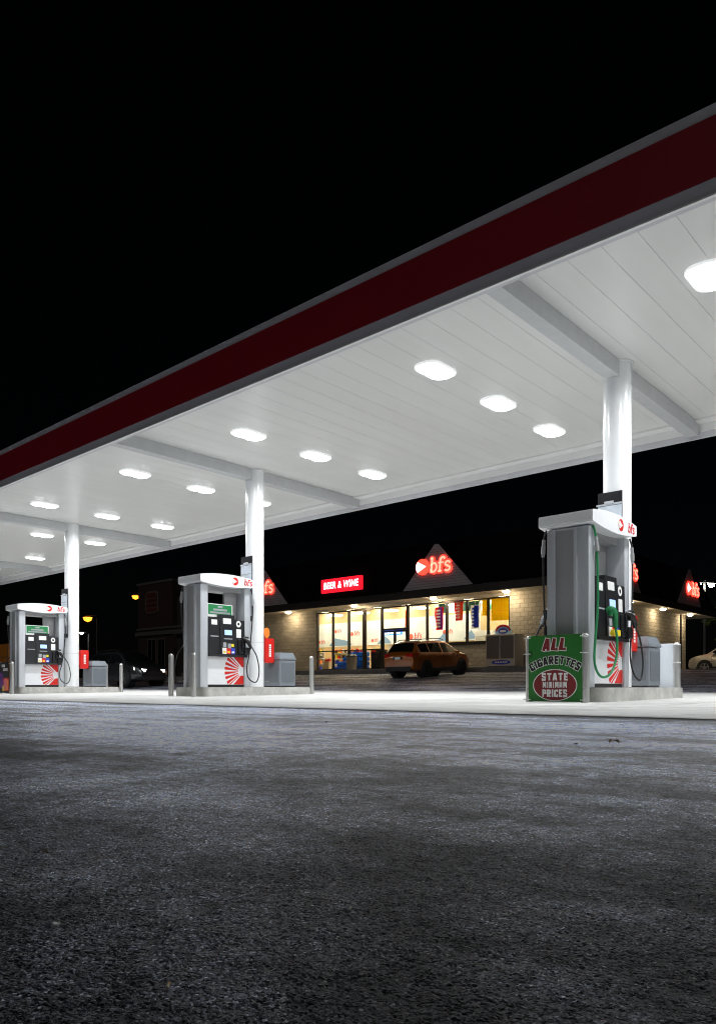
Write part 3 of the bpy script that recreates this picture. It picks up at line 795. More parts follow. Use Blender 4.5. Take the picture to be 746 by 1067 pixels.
# dark poster on the far left island's bollards
ps = thing('poster_banner', 'dark banner with purple, red and orange print at the left edge', 'sign', (CX[2], 8.49, 0))
b = B(); box(b, -.33, .33, -.004, .004, .03, .83, .002); pb = obj('banner', b, M['blackink'], ps)
def patch(name, m, pts, lv):
    b = B(); prism(b, pts, (0, -.0045, 0), R, U, 0, .0012 * lv); obj(name, b, M[m], pb)
patch('print_patch', 'redink', rect2(-.05, .32, .08, .42), 1); patch('print_patch', 'orangeink', [(.02, .1), (.30, .1), (.30, .34), (.16, .42)], 2)
patch('print_patch', 'purpleink', [(-.32, .2), (.02, .12), (-.02, .52), (-.32, .6)], 2); patch('print_patch', 'pinkink', rrect(.06, .2, .12, .40, .06), 3); patch('print_patch', 'yellowink', [(-.05, .08), (.06, .08), (.04, .24), (-.06, .2)], 3)
for z, xa, xb in ((.70, -.1, .1), (.60, .0, .26)):
    for k in range(4):
        w = (xb - xa) / 4
        patch('print_mark', 'whiteink', rect2(xa + k * w, xa + k * w + w * .72, z, z + .07), 2)
b = B()
for x in (-1, 1):
    for z in (.05, .78): box(b, min(x * .31, x * .43), max(x * .31, x * .43), -.006, .002, z, z + .012)
obj('cable_tie', b, M['whiteink'], ps)

# ------------------------------------------------------------------ the shop
SX0, SX1, SY0, SY1 = -40.0, -16.0, 30.7, 48.0
FZ, HZ, SZ, EZ = 1.08, 4.42, 4.58, 4.93
EX0, EX1, EY0, EY1 = -41.2, -14.95, 29.6, 51.0
shop = thing('convenience_shop', 'low convenience shop with a black hipped roof and lit glass front', 'shop')
b = B(); T = .25
box(b, SX0, -30.72, SY0, SY0 + T, FZ, SZ - .002)                       # left of the glass
box(b, -24.05, -18.10, SY0, SY0 + T, FZ, 2.22)                        # low wall under the right-hand windows
box(b, -18.06, SX1, SY0, SY0 + T, FZ, SZ - .002)
box(b, SX1 - T, SX1, SY0 + T + .002, SY1, FZ, SZ - .002)
box(b, SX0, SX0 + T, SY0 + T + .002, SY1, FZ, SZ - .002); box(b, SX0, SX1, SY1 + .002, SY1 + T, FZ, SZ - .002)
obj('wall', b, M['block'], shop, sharp=None)
b = B(); box(b, SX1 + .002, SX1 + .09, SY1 - .75, SY1 - .66, FZ, SZ - .003, .01); obj('downpipe', b, M['fascia_dk'], shop)
b = B(); box(b, -30.72, -18.06, SY0 + .02, SY0 + T, HZ + .03, SZ - .002); obj('window_header', b, M['soffit'], shop)
b = B(); box(b, -24.05, -18.10, SY0 - .04, SY0 + T, 2.222, 2.28, .01); obj('sill', b, M['mullion'], shop)
# soffit ring
b = B(); box(b, EX0 + .02, EX1 - .02, EY0 + .02, SY0, SZ, SZ + .03); box(b, SX1 - .05, EX1 - .02, SY0 + .002, EY1, SZ, SZ + .03); box(b, EX0 + .02, SX0 + .05, SY0 + .002, EY1, SZ, SZ + .03); box(b, SX0 + .052, SX1 - .052, SY1 + .1, EY1, SZ, SZ + .03)
x = EX0 + 2
sof = obj('soffit', b, M['soffit'], shop, sharp=None)
b = B()
while x < EX1 - .5:
    box(b, x, x + .015, EY0 + .03, SY0 - .01, SZ - .004, SZ - .001); x += 1.83
y = SY0 + .6
while y < EY1 - .3:
    box(b, SX1 + .01, EX1 - .03, y, y + .015, SZ - .004, SZ - .001); y += 1.83
obj('soffit_joint', b, M['brown'], sof)
b = B(); box(b, EX0, EX1, EY0, EY0 + .02, SZ - .02, EZ, .004); box(b, EX1 - .02, EX1, EY0 + .021, EY1, SZ - .02, EZ, .004); box(b, EX0, EX0 + .02, EY0 + .021, EY1, SZ - .02, EZ, .004); box(b, EX0 + .021, EX1 - .021, EY1 - .02, EY1, SZ - .02, EZ, .004)
obj('eave_board', b, M['fascia_dk'], shop)
# hollow mansard roof: steep skirts and a flat cap
b = B(); rr = 1.1; zt = 7.4
lo = [(EX0, EY0), (EX1, EY0), (EX1, EY1), (EX0, EY1)]; hi = [(EX0 + rr, EY0 + rr), (EX1 - rr, EY0 + rr), (EX1 - rr, EY1 - rr), (EX0 + rr, EY1 - rr)]
vl = [b.verts.new((*p, EZ + .003)) for p in lo]; vh = [b.verts.new((*p, zt)) for p in hi]
for i in range(4): b.faces.new((vl[i], vl[(i + 1) % 4], vh[(i + 1) % 4], vh[i]))
b.faces.new(vh)
bmesh.ops.solidify(b, geom=b.faces[:], thickness=.06)
obj('roof', b, M['roof'], shop, sharp=30)
# gables
def gable(c, face):
    """sided triangle standing on the eave; face 'y' looks to the forecourt, 'x' to the side lot"""
    hw, hb, ht = 2.08, EZ + .01, 7.2
    b = B()
    if face == 'y': o, r, u = (c, EY0 + .02, 0), (1, 0, 0), (0, 0, 1)
    else: o, r, u = (EX1 - .02, c, 0), (0, 1, 0), (0, 0, 1)
    prism(b, [(-hw, hb), (hw, hb), (0, ht)], o, r, u, -1.3, 0)
    g = obj('gable', b, M['roof'], shop, sharp=None)
    b = B(); z = hb + .02; st = .125
    while z < ht - .15:
        w0 = hw * (ht - z) / (ht - hb); w1 = hw * (ht - z - st + .012) / (ht - hb)
        prism(b, [(-w0, z), (w0, z), (w1, z + st - .012), (-w1, z + st - .012)], o, r, u, .001, .018); z += st
    obj('siding', b, M['gable'], g, sharp=None)
    return o, r, u
def bfs_sign(c, face, label):
    o, r, u = gable(c, face)
    o, r, u = Vector(o), Vector(r), Vector(u); n = r.cross(u)
    base = o + n * .02 + u * (5.62 if face == 'y' else 5.50) + r * (0 if face == 'y' else .55)
    t = thing('illuminated_sign', label, 'sign', base, group='round badge and letter signs on the shop gables')
    R_, U_ = tuple(r), tuple(u)
    N0 = n * .0
    b = B(); prism(b, ell(-.80, .42, .39, .39), N0, r, u, 0, .08); can_ = obj('badge', b, M['L_red'], t)
    b = B(); ax, az = -.80 + .24, .42
    for i in range(5):
        a0 = math.radians(152 + i * 11.2 + .5); a1 = math.radians(152 + (i + 1) * 11.2 - .5)
        pts = [(ax, az)]
        for a in (a0, (a0 + a1) / 2, a1):
            ca, sa = math.cos(a), math.sin(a); q = -.24 * ca + math.sqrt(.37 ** 2 - (.24 * sa) ** 2); pts.append((ax + q * ca, az + q * sa))
        prism(b, pts, N0, r, u, .081, .09)
    obj('badge_fan', b, M['L_whiteface'], can_)
    b = B(); bfs_letters(b, .74, tuple(r * -.34 + u * .08), r, u, 0, .07, .10, .10); ls = obj('letter_rim', b, M['L_red'], t)
    b = B(); bfs_letters(b, .74, tuple(r * -.34 + u * .08), r, u, .071, .08, .10, -.02); obj('letters', b, M['L_pink'], ls)
    return t
bfs_sign(-21.43, 'y', 'red bfs sign on the gable to the right above the glass front')
bfs_sign(-34.0, 'y', 'red bfs sign on the gable half hidden behind the middle column')
bfs_sign(36.4, 'x', 'red bfs sign on the side gable hidden behind the nearest pump')
bfs_sign(45.8, 'x', 'red bfs sign on the far side gable near the white lamps')
# BEER & WINE
bw = thing('lettered_sign', 'lit red sign reading BEER & WINE on the shop roof', 'sign', (-27.75, 29.6, 5.32))
b = B(); box(b, -1.47, 1.47, -.02, .16, 0, .74, .02); obj('sign_case', b, M['L_redface'], bw)
b = B(); text(b, 'BEER & WINE', .50, (0, -.02, .36), R, U, .006, .013, .12, .78, space=1.12); obj('lettering', b, M['L_whiteface'], bw, sharp=None)
b = B(); box(b, -1.1, -1.02, .16, .5, .05, .12); box(b, 1.02, 1.1, .16, .5, .05, .12); obj('bracket', b, M['fascia_dk'], bw)
# soffit lamps
sl = thing('soffit_lamp', '', 'lamp', group='round lamps under the shop eaves')
b = B(); lathe(b, [(.21, 0), (.21, -.03), (.17, -.045), (.17, -.02)], n=20); obj('lamp_ring', b, M['trim'], sl)
b = B(); lathe(b, [(0, -.12), (.07, -.11), (.13, -.08), (.168, -.03), (.168, -.012), (0, -.012)], n=20); obj('lamp_lens', b, M['L_soffit'], sl)
SL = [(-37.6, 30.12, 'farthest left under the front eave, behind the middle pump'), (-32.45, 30.12, 'above the plain block wall left of the glass front'), (-27.26, 30.12, 'under the red BEER & WINE sign'), (-22.0, 30.12, 'under the right front gable, above the parked orange car'), (-17.9, 30.12, 'above the yellow board at the right end of the glass front'),
      (-15.45, 33.6, 'first under the side eave behind the nearest pump'), (-15.45, 38.3, 'second under the side eave behind the nearest column'), (-15.45, 42.9, 'under the side eave right of the nearest column'), (-15.45, 47.4, 'at the end of the side wall above the silver car')]
for i, (x, y, w) in enumerate(SL):
    o = sl if i == 0 else dup(sl); o.location = (x, y, SZ); o['label'] = 'round soffit lamp ' + w

# storefront windows: one unit per bay
edges = [-30.70, -29.46, -28.25, -27.05, -25.86, -24.10, -22.86, -21.66, -20.46, -19.27, -18.08]
for i, (xa, xb) in enumerate(zip(edges, edges[1:])):
    if i == 4: continue
    zb = FZ + .01 if i < 4 else 2.285
    b = B(); fw = .055
    if i == 2: xb2 = xb - .10
    else: xb2 = xb
    for q in ((xa, xa + fw, zb, HZ), (xb2 - fw, xb, zb, HZ), (xa + fw, xb2 - fw, zb, zb + .09), (xa + fw, xb2 - fw, HZ - .07, HZ)):
        box(b, q[0] + .001, q[1] - .001, SY0 + .05, SY0 + .17, q[2], q[3])
    if i < 4: box(b, xa + fw, xb2 - fw, SY0 + .06, SY0 + .16, 2.16, 2.22)
    w = obj('window', b, M['mullion'], shop, sharp=None)
    b = B(); box(b, xa + fw, xb2 - fw, SY0 + .105, SY0 + .115, zb + .09, HZ - .07); obj('pane', b, M['glass'], w, sharp=None)
xa, xb = edges[4], edges[5]
b = B()
for q in ((xa, xa + .07, FZ, HZ), (xb - .07, xb, FZ, HZ), (xa + .07, xb - .07, HZ - .07, HZ), (xa + .07, xb - .07, 3.16, 3.26)):
    box(b, q[0] + .001, q[1] - .001, SY0 + .04, SY0 + .18, q[2], q[3])
df = obj('door_frame', b, M['mullion'], shop, sharp=None)
b = B(); box(b, xa + .07, xb - .07, SY0 + .105, SY0 + .115, 3.26, HZ - .07); obj('transom_pane', b, M['glass'], df, sharp=None)
mid = (xa + xb) / 2
for s, (da, db) in ((-1, (xa + .075, mid - .004)), (1, (mid + .004, xb - .075))):
    b = B()
    for q in ((da, da + .07, FZ + .02, 3.15), (db - .07, db, FZ + .02, 3.15), (da + .07, db - .07, FZ + .02, FZ + .24), (da + .07, db - .07, 3.05, 3.15)):
        box(b, q[0] + .001, q[1] - .001, SY0 + .08, SY0 + .14, q[2], q[3])
    d = obj('door', b, M['mullion'], shop, sharp=None)
    b = B(); box(b, da + .07, db - .07, SY0 + .105, SY0 + .115, FZ + .24, 3.05); obj('door_pane', b, M['glass'], d, sharp=None)
    b = B(); hx_ = mid + s * .12; tube(b, [(hx_, SY0 + .05, FZ + .95), (hx_, SY0 + .03, FZ + 1.1), (hx_, SY0 + .05, FZ + 1.3)], .015); obj('handle', b, M['chrome'], d)
# inside
IY = 35.2; CZ = 5.1
b = B(); box(b, SX0 + T + .01, SX1 - T - .01, SY0 + T + .01, IY, FZ - .02, FZ + .006); obj('shop_floor', b, M['infloor'], shop, sharp=None)
b = B(); box(b, -37.2, SX1 - T - .01, IY, IY + .1, FZ, CZ); box(b, -37.3, -37.2, SY0 + T + .01, IY + .1, FZ, CZ); box(b, SX1 - T - .09, SX1 - T - .01, SY0 + T + .01, IY, FZ, CZ); obj('inner_wall', b, M['inwall'], shop, sharp=None)
b = B(); box(b, -37.3, SX1 - T - .01, SY0 + .02, IY + .1, CZ + .002, CZ + .05); box(b, -37.3, SX1 - T, SY0 + T + .002, SY0 + T + .05, SZ + .035, CZ); obj('shop_ceiling', b, M['inceil'], shop, sharp=None)
mural_red = mat('mural_red', (.72, .12, .09), .5)
mu_b = B(); box(mu_b, -35.2, -22.5, IY - .03, IY - .002, 2.75, 4.25); mu = obj('mural', mu_b, M['mural'], shop, sharp=None)
for mx, sc, z in ((-34.9, .42, 3.0), (-33.4, .38, 3.65), (-32.0, .5, 3.4), (-30.3, .36, 2.95), (-27.3, .62, 3.0), (-24.9, .45, 3.2)):
    b = B(); prism(b, ell(0, .2 * sc, .27 * sc, .27 * sc, 24), (mx, IY - .031, z), R, U, 0, .004); bfs_letters(b, .55 * sc, (mx + .38 * sc, IY - .031, z), R, U, 0, .004); obj('mural_print', b, mural_red, mu)
b = B()
for xa_, xb_, z in ((-34.0, -32.0, 2.8), (-29.9, -28.8, 2.8), (-25.4, -24.6, 2.8), (-23.6, -22.7, 2.82)):
    prism(b, [(xa_, z), (xb_, z), (xb_ - .2, z + .25), (xa_ + .5, z + .5)], (0, IY - .031, 0), R, U, 0, .004)
obj('mural_print', b, mat('mural_blue', (.18, .30, .48), .5), mu)
# ceiling tubes
fl = thing('shop_light', '', 'light', group='ceiling lights inside the shop')
b = B(); box(b, -.32, .32, -.42, .42, 0, .06, .01); obj('light_tray', b, M['trim'], fl)
b = B(); box(b, -.29, .29, -.39, .39, -.05, -.001, .02); obj('light_diffuser', b, M['L_shop'], fl)
SLx = [-34.1, -31.9, -29.7, -27.5, -25.3, -23.1, -20.9, -18.7]
for i, x in enumerate(SLx):
    for j, y in enumerate((33.5, 34.6)):
        o = fl if i == 7 and j == 1 else dup(fl); o.location = (x, y, 4.58 if j == 0 else CZ - .062)
        if j == 0:
            b = B(); cyl(b, (-.2, 0, .06), (-.2, 0, CZ - 4.582), .008, n=6); cyl(b, (.2, 0, .06), (.2, 0, CZ - 4.582), .008, n=6); obj('light_rod', b, M['trim'], o)
        o['label'] = f"bright ceiling light inside the shop, {['first','second','third','fourth','fifth','sixth','seventh','eighth'][i]} from the left in the {'front' if j == 0 else 'back'} row"

# blue packs of bottles stacked by the left windows
def drink_pack(x, y, z, w=.42, d=.3, h=.26, label=None):
    b = B()
    for i in range(4):
        for j in range(3):
            lathe(b, [(0, 0), (.047, 0), (.05, .02), (.05, h * .7), (.02, h * .9), (.02, h), (0, h)], (x - w / 2 + .052 + i * .105, y - d / 2 + .052 + j * .098, z), 8)
    box(b, x - w / 2, x + w / 2, y - d / 2, y + d / 2, z + .005, z + h * .72, .02)
    o = obj('bottle_pack', b, M['bluepack']); tag(o, label, 'bottle pack', 'blue wrapped packs of bottles stacked inside the left windows'); return o
PK = []
for i in range(6):
    for k in range([1, 2, 3, 4, 4, 4][i]): PK.append((i, k))
for i, k in PK:
    drink_pack(-29.75 + i * .45, SY0 + .62, FZ + .01 + k * .262, label=f"blue pack of bottles in the {['first','second','third','fourth','fifth','sixth'][i]} stack from the left, {['bottom','second','third','top'][k] if i > 2 else ['bottom','middle','upper'][k]} layer of the stack")
# black fridge, brown board, counter stuff
fg = thing('drinks_cabinet', 'black upright cabinet beside the shop door', 'cabinet', (-26.6, SY0 + .75, FZ + .01))
b = B(); box(b, -.36, .36, -.3, .3, 0, 1.12, .02); obj('cabinet_body', b, M['black2'], fg)
b = B(); box(b, -.30, .30, -.312, -.301, .1, .95, .01); obj('cabinet_door', b, M['black'], fg)
b = B(); box(b, -.3, .0, -.313, -.301, .98, 1.06); obj('cabinet_sign', b, M['redink'], fg)
bb_ = thing('counter', 'brown panelled counter inside the shop door', 'counter', (-25.75, SY0 + 1.2, FZ + .01))
b = B(); box(b, -.45, .35, -.25, .25, 0, 1.0, .01); obj('counter_front', b, M['brown'], bb_)
b = B(); box(b, -.5, .4, -.3, .3, 1.001, 1.05, .01); obj('counter_top', b, M['woodlt'], bb_)
# shelf gondolas
def gondola(x, y, label, L_=1.6, hgt=1.45):
    t = thing('shelf_unit', label, 'shelf', (x, y, FZ + .01), group='shelf units inside the shop')
    b = B(); box(b, -L_ / 2, L_ / 2, -.03, .03, 0, hgt, .005); box(b, -L_ / 2, L_ / 2, -.3, .3, 0, .12, .005); obj('back_panel', b, M['cream'], t)
    for k in range(4):
        b = B(); z = .13 + k * .34; box(b, -L_ / 2, L_ / 2, -.3, -.031, z, z + .025); sh_ = obj('shelf', b, M['trim'], t)
        for cc in ('redink', 'yellowink', 'blueink', 'whiteink', 'orangeink'):
            b = B(); cnt = 0
            for q in range(12):
                if random.random() < .28:
                    xx = -L_ / 2 + .06 + q * (L_ - .12) / 12; hh = random.uniform(.14, .26); box(b, xx, xx + .1, -.27, -.12, z + .026, z + .026 + hh, .004); cnt += 1
            if cnt: obj('stock', b, M[cc], sh_, sharp=None)
            else: b.free()
    return t
gondola(-24.5, 33.4, 'stocked shelf seen through the shop doors', 1.8); gondola(-22.0, 33.0, 'stocked shelf inside behind the roof of the orange car', 2.0); gondola(-19.6, 33.2, 'stocked shelf inside behind the rightmost banners', 2.0)
gondola(-31.5, 34.4, 'stocked shelf behind the blue bottle packs', 2.4, 1.3)
gondola(-27.0, 33.9, 'stocked shelf behind the black drinks cabinet', 2.0, 1.5)
gondola(-33.2, 33.0, 'stocked shelf at the far left end of the shop interior', 1.8, 1.4)
for i, (x, w_, h_, m_, lb) in enumerate(((-30.45, .42, .55, 'woodlt', 'light wooden display box on the floor inside the leftmost window'), (-25.3, .5, .62, 'yellowink', 'yellow stack of goods seen through the shop doors'), (-28.0, .5, .95, 'black2', 'low black display stand beside the blue bottle packs'))):
    dt = thing('display_stand', lb, 'display', (x, SY0 + .75, FZ + .01), 0)
    b = B(); box(b, -w_ / 2, w_ / 2, -.2, .2, 0, h_, .02); obj('stand_body', b, M[m_], dt)
    b = B()
    for q in range(4): box(b, -w_ / 2 + .03 + q * w_ / 4, -w_ / 2 + .03 + q * w_ / 4 + w_ / 4 - .03, -.16, .0, h_ + .001, h_ + .12 + .05 * (q % 2), .005)
    obj('stock', b, M['redink' if i != 1 else 'whiteink'], dt)
# cooler wall
ck = thing('cooler_run', 'white run of coolers along the back of the shop on the right', 'cooler', (-19.4, IY - .75, FZ + .01))
b = B(); box(b, -3.0, 3.0, 0, .7, 0, 2.1, .01); obj('cooler_case', b, M['white'], ck)
b = B()
for k in range(6): box(b, -2.95 + k, -2.05 + k, -.02, -.001, .2, 1.8, .01)
obj('cooler_door', b, mat('cooler_glass', (.55, .56, .50), .2), ck)
b = B(); box(b, -3.0, 3.0, -.03, -.002, 1.83, 1.9); box(b, -3.0, 3.0, -.03, -.002, 1.0, 1.06); obj('cooler_trim', b, M['trim'], ck)
# teal soffit with white placards
ts = thing('teal_bulkhead', 'teal bulkhead with white placards hanging above the right-hand aisles', 'bulkhead', (-21.3, 33.6, 4.2))
b = B(); box(b, -2.9, 2.9, 0, .1, 0, .5, .02); obj('bulkhead_panel', b, M['teal'], ts)
for x in (-2.3, -.3, 1.8):
    b = B(); box(b, x, x + .55, -.03, -.001, -.05, .42, .01); obj('placard', b, M['whiteink'], ts)
# blue lit sign in the door transom
bl = thing('neon_sign', 'blue glowing sign inside the glass above the shop door', 'sign', (mid - .35, SY0 + .22, 2.92))
b = B(); prism(b, rrect(-.72, .72, 0, .30, .06), (0, 0, 0), R, U, -.05, 0); obj('sign_panel', b, M['L_blue'], bl)
b = B()
for xa_, xb_, za_, zb_ in ((-.62, -.5, .08, .25), (-.44, -.32, .05, .2), (-.28, -.12, .05, .18), (-.06, .08, .05, .18), (.12, .2, .05, .24), (.25, .42, .05, .18), (.48, .6, .05, .2)):
    prism(b, rrect(xa_, xb_, za_, zb_, .03, 3), (0, 0, 0), R, U, .001, .008)
obj('sign_marks', b, M['L_whiteface'], bl)
# banners in the windows
def flag(x, z0, z1, w, mats, label):
    t = thing('window_flag', label, 'banner', (x, SY0 + .32, z0), group='flag banners hung in the shop windows')
    h = z1 - z0; b = B(); pts = []
    ZZ = 8
    for i in range(ZZ):
        za, zb = h * i / ZZ, h * (i + 1) / ZZ; xo = .05 * math.sin(i * .9); xo2 = .05 * math.sin((i + 1) * .9)
        ta = w * (.72 + .28 * i / ZZ); tb = w * (.72 + .28 * (i + 1) / ZZ)
        hexa(b, [(-ta / 2, xo, za), (ta / 2, xo * .4, za), (ta / 2, xo * .4 + .006, za), (-ta / 2, xo + .006, za), (-tb / 2, xo2, zb), (tb / 2, xo2 * .4, zb), (tb / 2, xo2 * .4 + .006, zb), (-tb / 2, xo2 + .006, zb)])
    bmesh.ops.remove_doubles(b, verts=b.verts, dist=1e-5)
    fl_ = obj('cloth', b, M[mats[0]], t)
    b = B(); box(b, -.02, w * .42, -.075, -.0735, .05, h - .03); obj('cloth_panel', b, M[mats[1]], fl_)
    b = B()
    for k in range(6): prism(b, rrect(-w * .25, w * .2, h * (.1 + .14 * k), h * (.18 + .14 * k), .03, 2), (0, -.0765, 0), R, U, 0, .003)
    obj('cloth_print', b, M[mats[2]], fl_)
    b = B(); cyl(b, (0, .02, h), (0, .02, CZ - z0), .006, n=6); obj('cord', b, M['whiteink'], t)
flag(-22.28, 3.05, 4.2, .56, ('redcloth', 'purplecloth', 'whitecloth'), 'red and purple flag banner hanging in the window, leftmost of three')
flag(-21.1, 3.45, 4.5, .56, ('redcloth', 'orangecloth', 'whitecloth'), 'red and white flag banner hanging highest in the window')
flag(-20.15, 3.0, 4.15, .56, ('whitecloth', 'bluecloth', 'bluecloth'), 'blue and white flag banner hanging in the window')
yb = thing('yellow_board', 'bright yellow board in the top of the rightmost window', 'board', (-18.68, SY0 + .3, 3.32))
b = B(); box(b, -.56, .56, 0, .04, 0, 1.05, .01); obj('board_face', b, M['yellow'], yb)
b = B(); box(b, -.56, .56, -.006, -.001, .45, .465); box(b, .0, .012, -.006, -.001, 0, 1.05); obj('board_seam', b, M['orangeink'], yb)
ystrip = B(); box(ystrip, -19.75, -19.5, SY0 + .32, SY0 + .34, 3.6, 4.42, .004); tag(obj('yellow_strip', ystrip, M['yellow']), 'narrow yellow strip hanging left of the yellow board', 'banner')
ostrip = B(); box(ostrip, -24.42, -24.14, SY0 + .26, SY0 + .28, 3.3, 4.2, .004); tag(obj('orange_strip', ostrip, M['orangecloth']), 'orange strip hanging in the window beside the shop door', 'banner')
# ice freezer outside and the rounded sign on it
fz = thing('ice_freezer', 'cream ice freezer with two dark doors outside the right end of the shop front', 'freezer', (-18.0, 29.75, FZ))
b = B(); box(b, -.76, .76, 0, .8, .04, 1.50, .03); bd_ = obj('freezer_body', b, M['cream'], fz)
for s in (-1, 1):
    b = B(); box(b, min(s * .03, s * .70), max(s * .03, s * .70), -.035, -.001, .38, 1.42, .015); dr = obj('freezer_door', b, M['fdoor'], fz)
    b = B(); box(b, min(s * .05, s * .075), max(s * .05, s * .075), -.07, -.036, .8, 1.1, .008); obj('handle', b, M['chrome'], dr)
b = B(); prism(b, ell(.05, .21, .50, .10, 32), (0, -.001, 0), R, U, 0, .006); ov = obj('freezer_logo', b, M['blueink'], fz)
b = B()
for k in range(5): prism(b, rrect(-.27 + k * .135, -.17 + k * .135, .18, .25, .02, 2), (0, -.0075, 0), R, U, 0, .003)
obj('logo_marks', b, M['whiteink'], ov)
b = B(); box(b, -.7, .7, .02, .78, 0, .04); obj('freezer_feet', b, M['black'], fz)
rs_ = thing('rounded_sign', 'round-topped red, white and blue sign standing on the ice freezer', 'sign', (-18.05, 30.1, FZ + 1.50))
half = [(.42 * math.cos(PI * i / 20), .16 + .30 * math.sin(PI * i / 20)) for i in range(21)] + [(-.42, 0), (.42, 0)]
b = B(); prism(b, half, (0, 0, 0), R, U, -.03, 0); sb_ = obj('sign_board', b, mat('sky_blue_print', (.30, .55, .80), .4), rs_)
b = B(); ribbon(b, [(.36 * math.cos(PI * i / 16), .15 + .25 * math.sin(PI * i / 16)) for i in range(17)], .09, (0, 0, 0), R, U, .001, .006); obj('sign_arch', b, M['redink'], sb_)
b = B(); prism(b, ell(0, .15, .24, .13, 24), (0, 0, 0), R, U, .001, .008); obj('sign_badge', b, M['blueink'], sb_)
b = B(); prism(b, rrect(-.16, .16, .10, .20, .03, 3), (0, 0, 0), R, U, .009, .012); obj('sign_marks', b, M['whiteink'], sb_)
# bin by the window outside
tb_ = thing('waste_can', 'round tan waste can on the sidewalk outside the left windows', 'bin', (-27.45, 30.15, FZ))
b = B(); lathe(b, [(0, .0), (.24, 0), (.27, .03), (.30, .68), (.29, .72), (0, .72)], n=20); obj('can_body', b, M['tan'], tb_)
b = B(); lathe(b, [(.31, .721), (.31, .76), (.2, .86), (.12, .87), (.12, .84), (0, .84)], n=20); obj('can_lid', b, M['black2'], tb_)

# ------------------------------------------------------------------ a person by the counter, in a neon vest
def skinned(name, joints, bones, m, parent=None, loc=None, sub=2):
    me = bpy.data.meshes.new(name); me.from_pydata([j[:3] for j in joints], bones, [])
    o = bpy.data.objects.new(name, me); C.objects.link(o)
    md = o.modifiers.new('skin', 'SKIN'); o.modifiers.new('sub', 'SUBSURF').levels = sub
    for v, j in zip(me.skin_vertices[0].data, joints): v.radius = (j[3], j[4] if len(j) > 4 else j[3]); v.use_root = False
    me.skin_vertices[0].data[0].use_root = True
    dg = bpy.context.evaluated_depsgraph_get(); dg.update()
    m2 = bpy.data.meshes.new_from_object(o.evaluated_get(dg)); m2.materials.clear(); m2.materials.append(m); m2.shade_smooth()
    bpy.data.objects.remove(o)
    o = bpy.data.objects.new(name, m2); C.objects.link(o)
    if parent: o.parent = parent
    return o
pe = thing('person', 'person in a neon yellow vest standing behind the counter by the door', 'person', (-25.75, SY0 + 1.95, FZ + .008), .5)
J = [(0, 0, .95, .15, .11), (0, 0, 1.15, .14, .10), (0, 0, 1.36, .17, .10), (0, 0, 1.47, .06), (0, -.01, 1.55, .06), (0, -.02, 1.63, .085, .095), (0, -.015, 1.70, .075, .085),
     (-.19, 0, 1.40, .055), (-.25, .01, 1.14, .042), (-.22, -.16, .98, .034), (-.20, -.22, .96, .03), (.19, 0, 1.40, .055), (.25, .01, 1.14, .042), (.22, -.16, .98, .034), (.20, -.22, .96, .03),
     (-.09, 0, .86, .09), (-.10, -.01, .48, .062), (-.10, .02, .08, .042), (-.10, -.12, .035, .038), (.09, 0, .86, .09), (.10, -.01, .48, .062), (.10, .02, .08, .042), (.10, -.12, .035, .038), (0, -.112, 1.615, .014)]
E_ = [(0, 1), (1, 2), (2, 3), (3, 4), (4, 5), (5, 6), (2, 7), (7, 8), (8, 9), (9, 10), (2, 11), (11, 12), (12, 13), (13, 14), (0, 15), (15, 16), (16, 17), (17, 18), (0, 19), (19, 20), (20, 21), (21, 22), (5, 23)]
skinned('body', J, E_, M['skin'], pe)
skinned('vest', [(0, 0, .93, .165, .125), (0, 0, 1.15, .158, .118), (0, 0, 1.38, .185, .118), (0, 0, 1.45, .08)], [(0, 1), (1, 2), (2, 3)], M['vest'], pe)
skinned('trousers', [(0, 0, .93, .155, .115), (-.09, 0, .84, .10), (-.10, -.01, .48, .075), (-.10, .02, .10, .06), (.09, 0, .84, .10), (.10, -.01, .48, .075), (.10, .02, .10, .06)], [(0, 1), (1, 2), (2, 3), (0, 4), (4, 5), (5, 6)], M['trouser'], pe)
skinned('hair', [(0, .015, 1.70, .095, .10), (0, .03, 1.64, .09, .085)], [(0, 1)], M['hair'], pe, sub=2)

# ------------------------------------------------------------------ cars
def interp(K, x):
    if x <= K[0][0]: return K[0][1]
    for (a, va), (b_, vb) in zip(K, K[1:]):
        if x <= b_: return va + (vb - va) * (x - a) / (b_ - a)
    return K[-1][1]

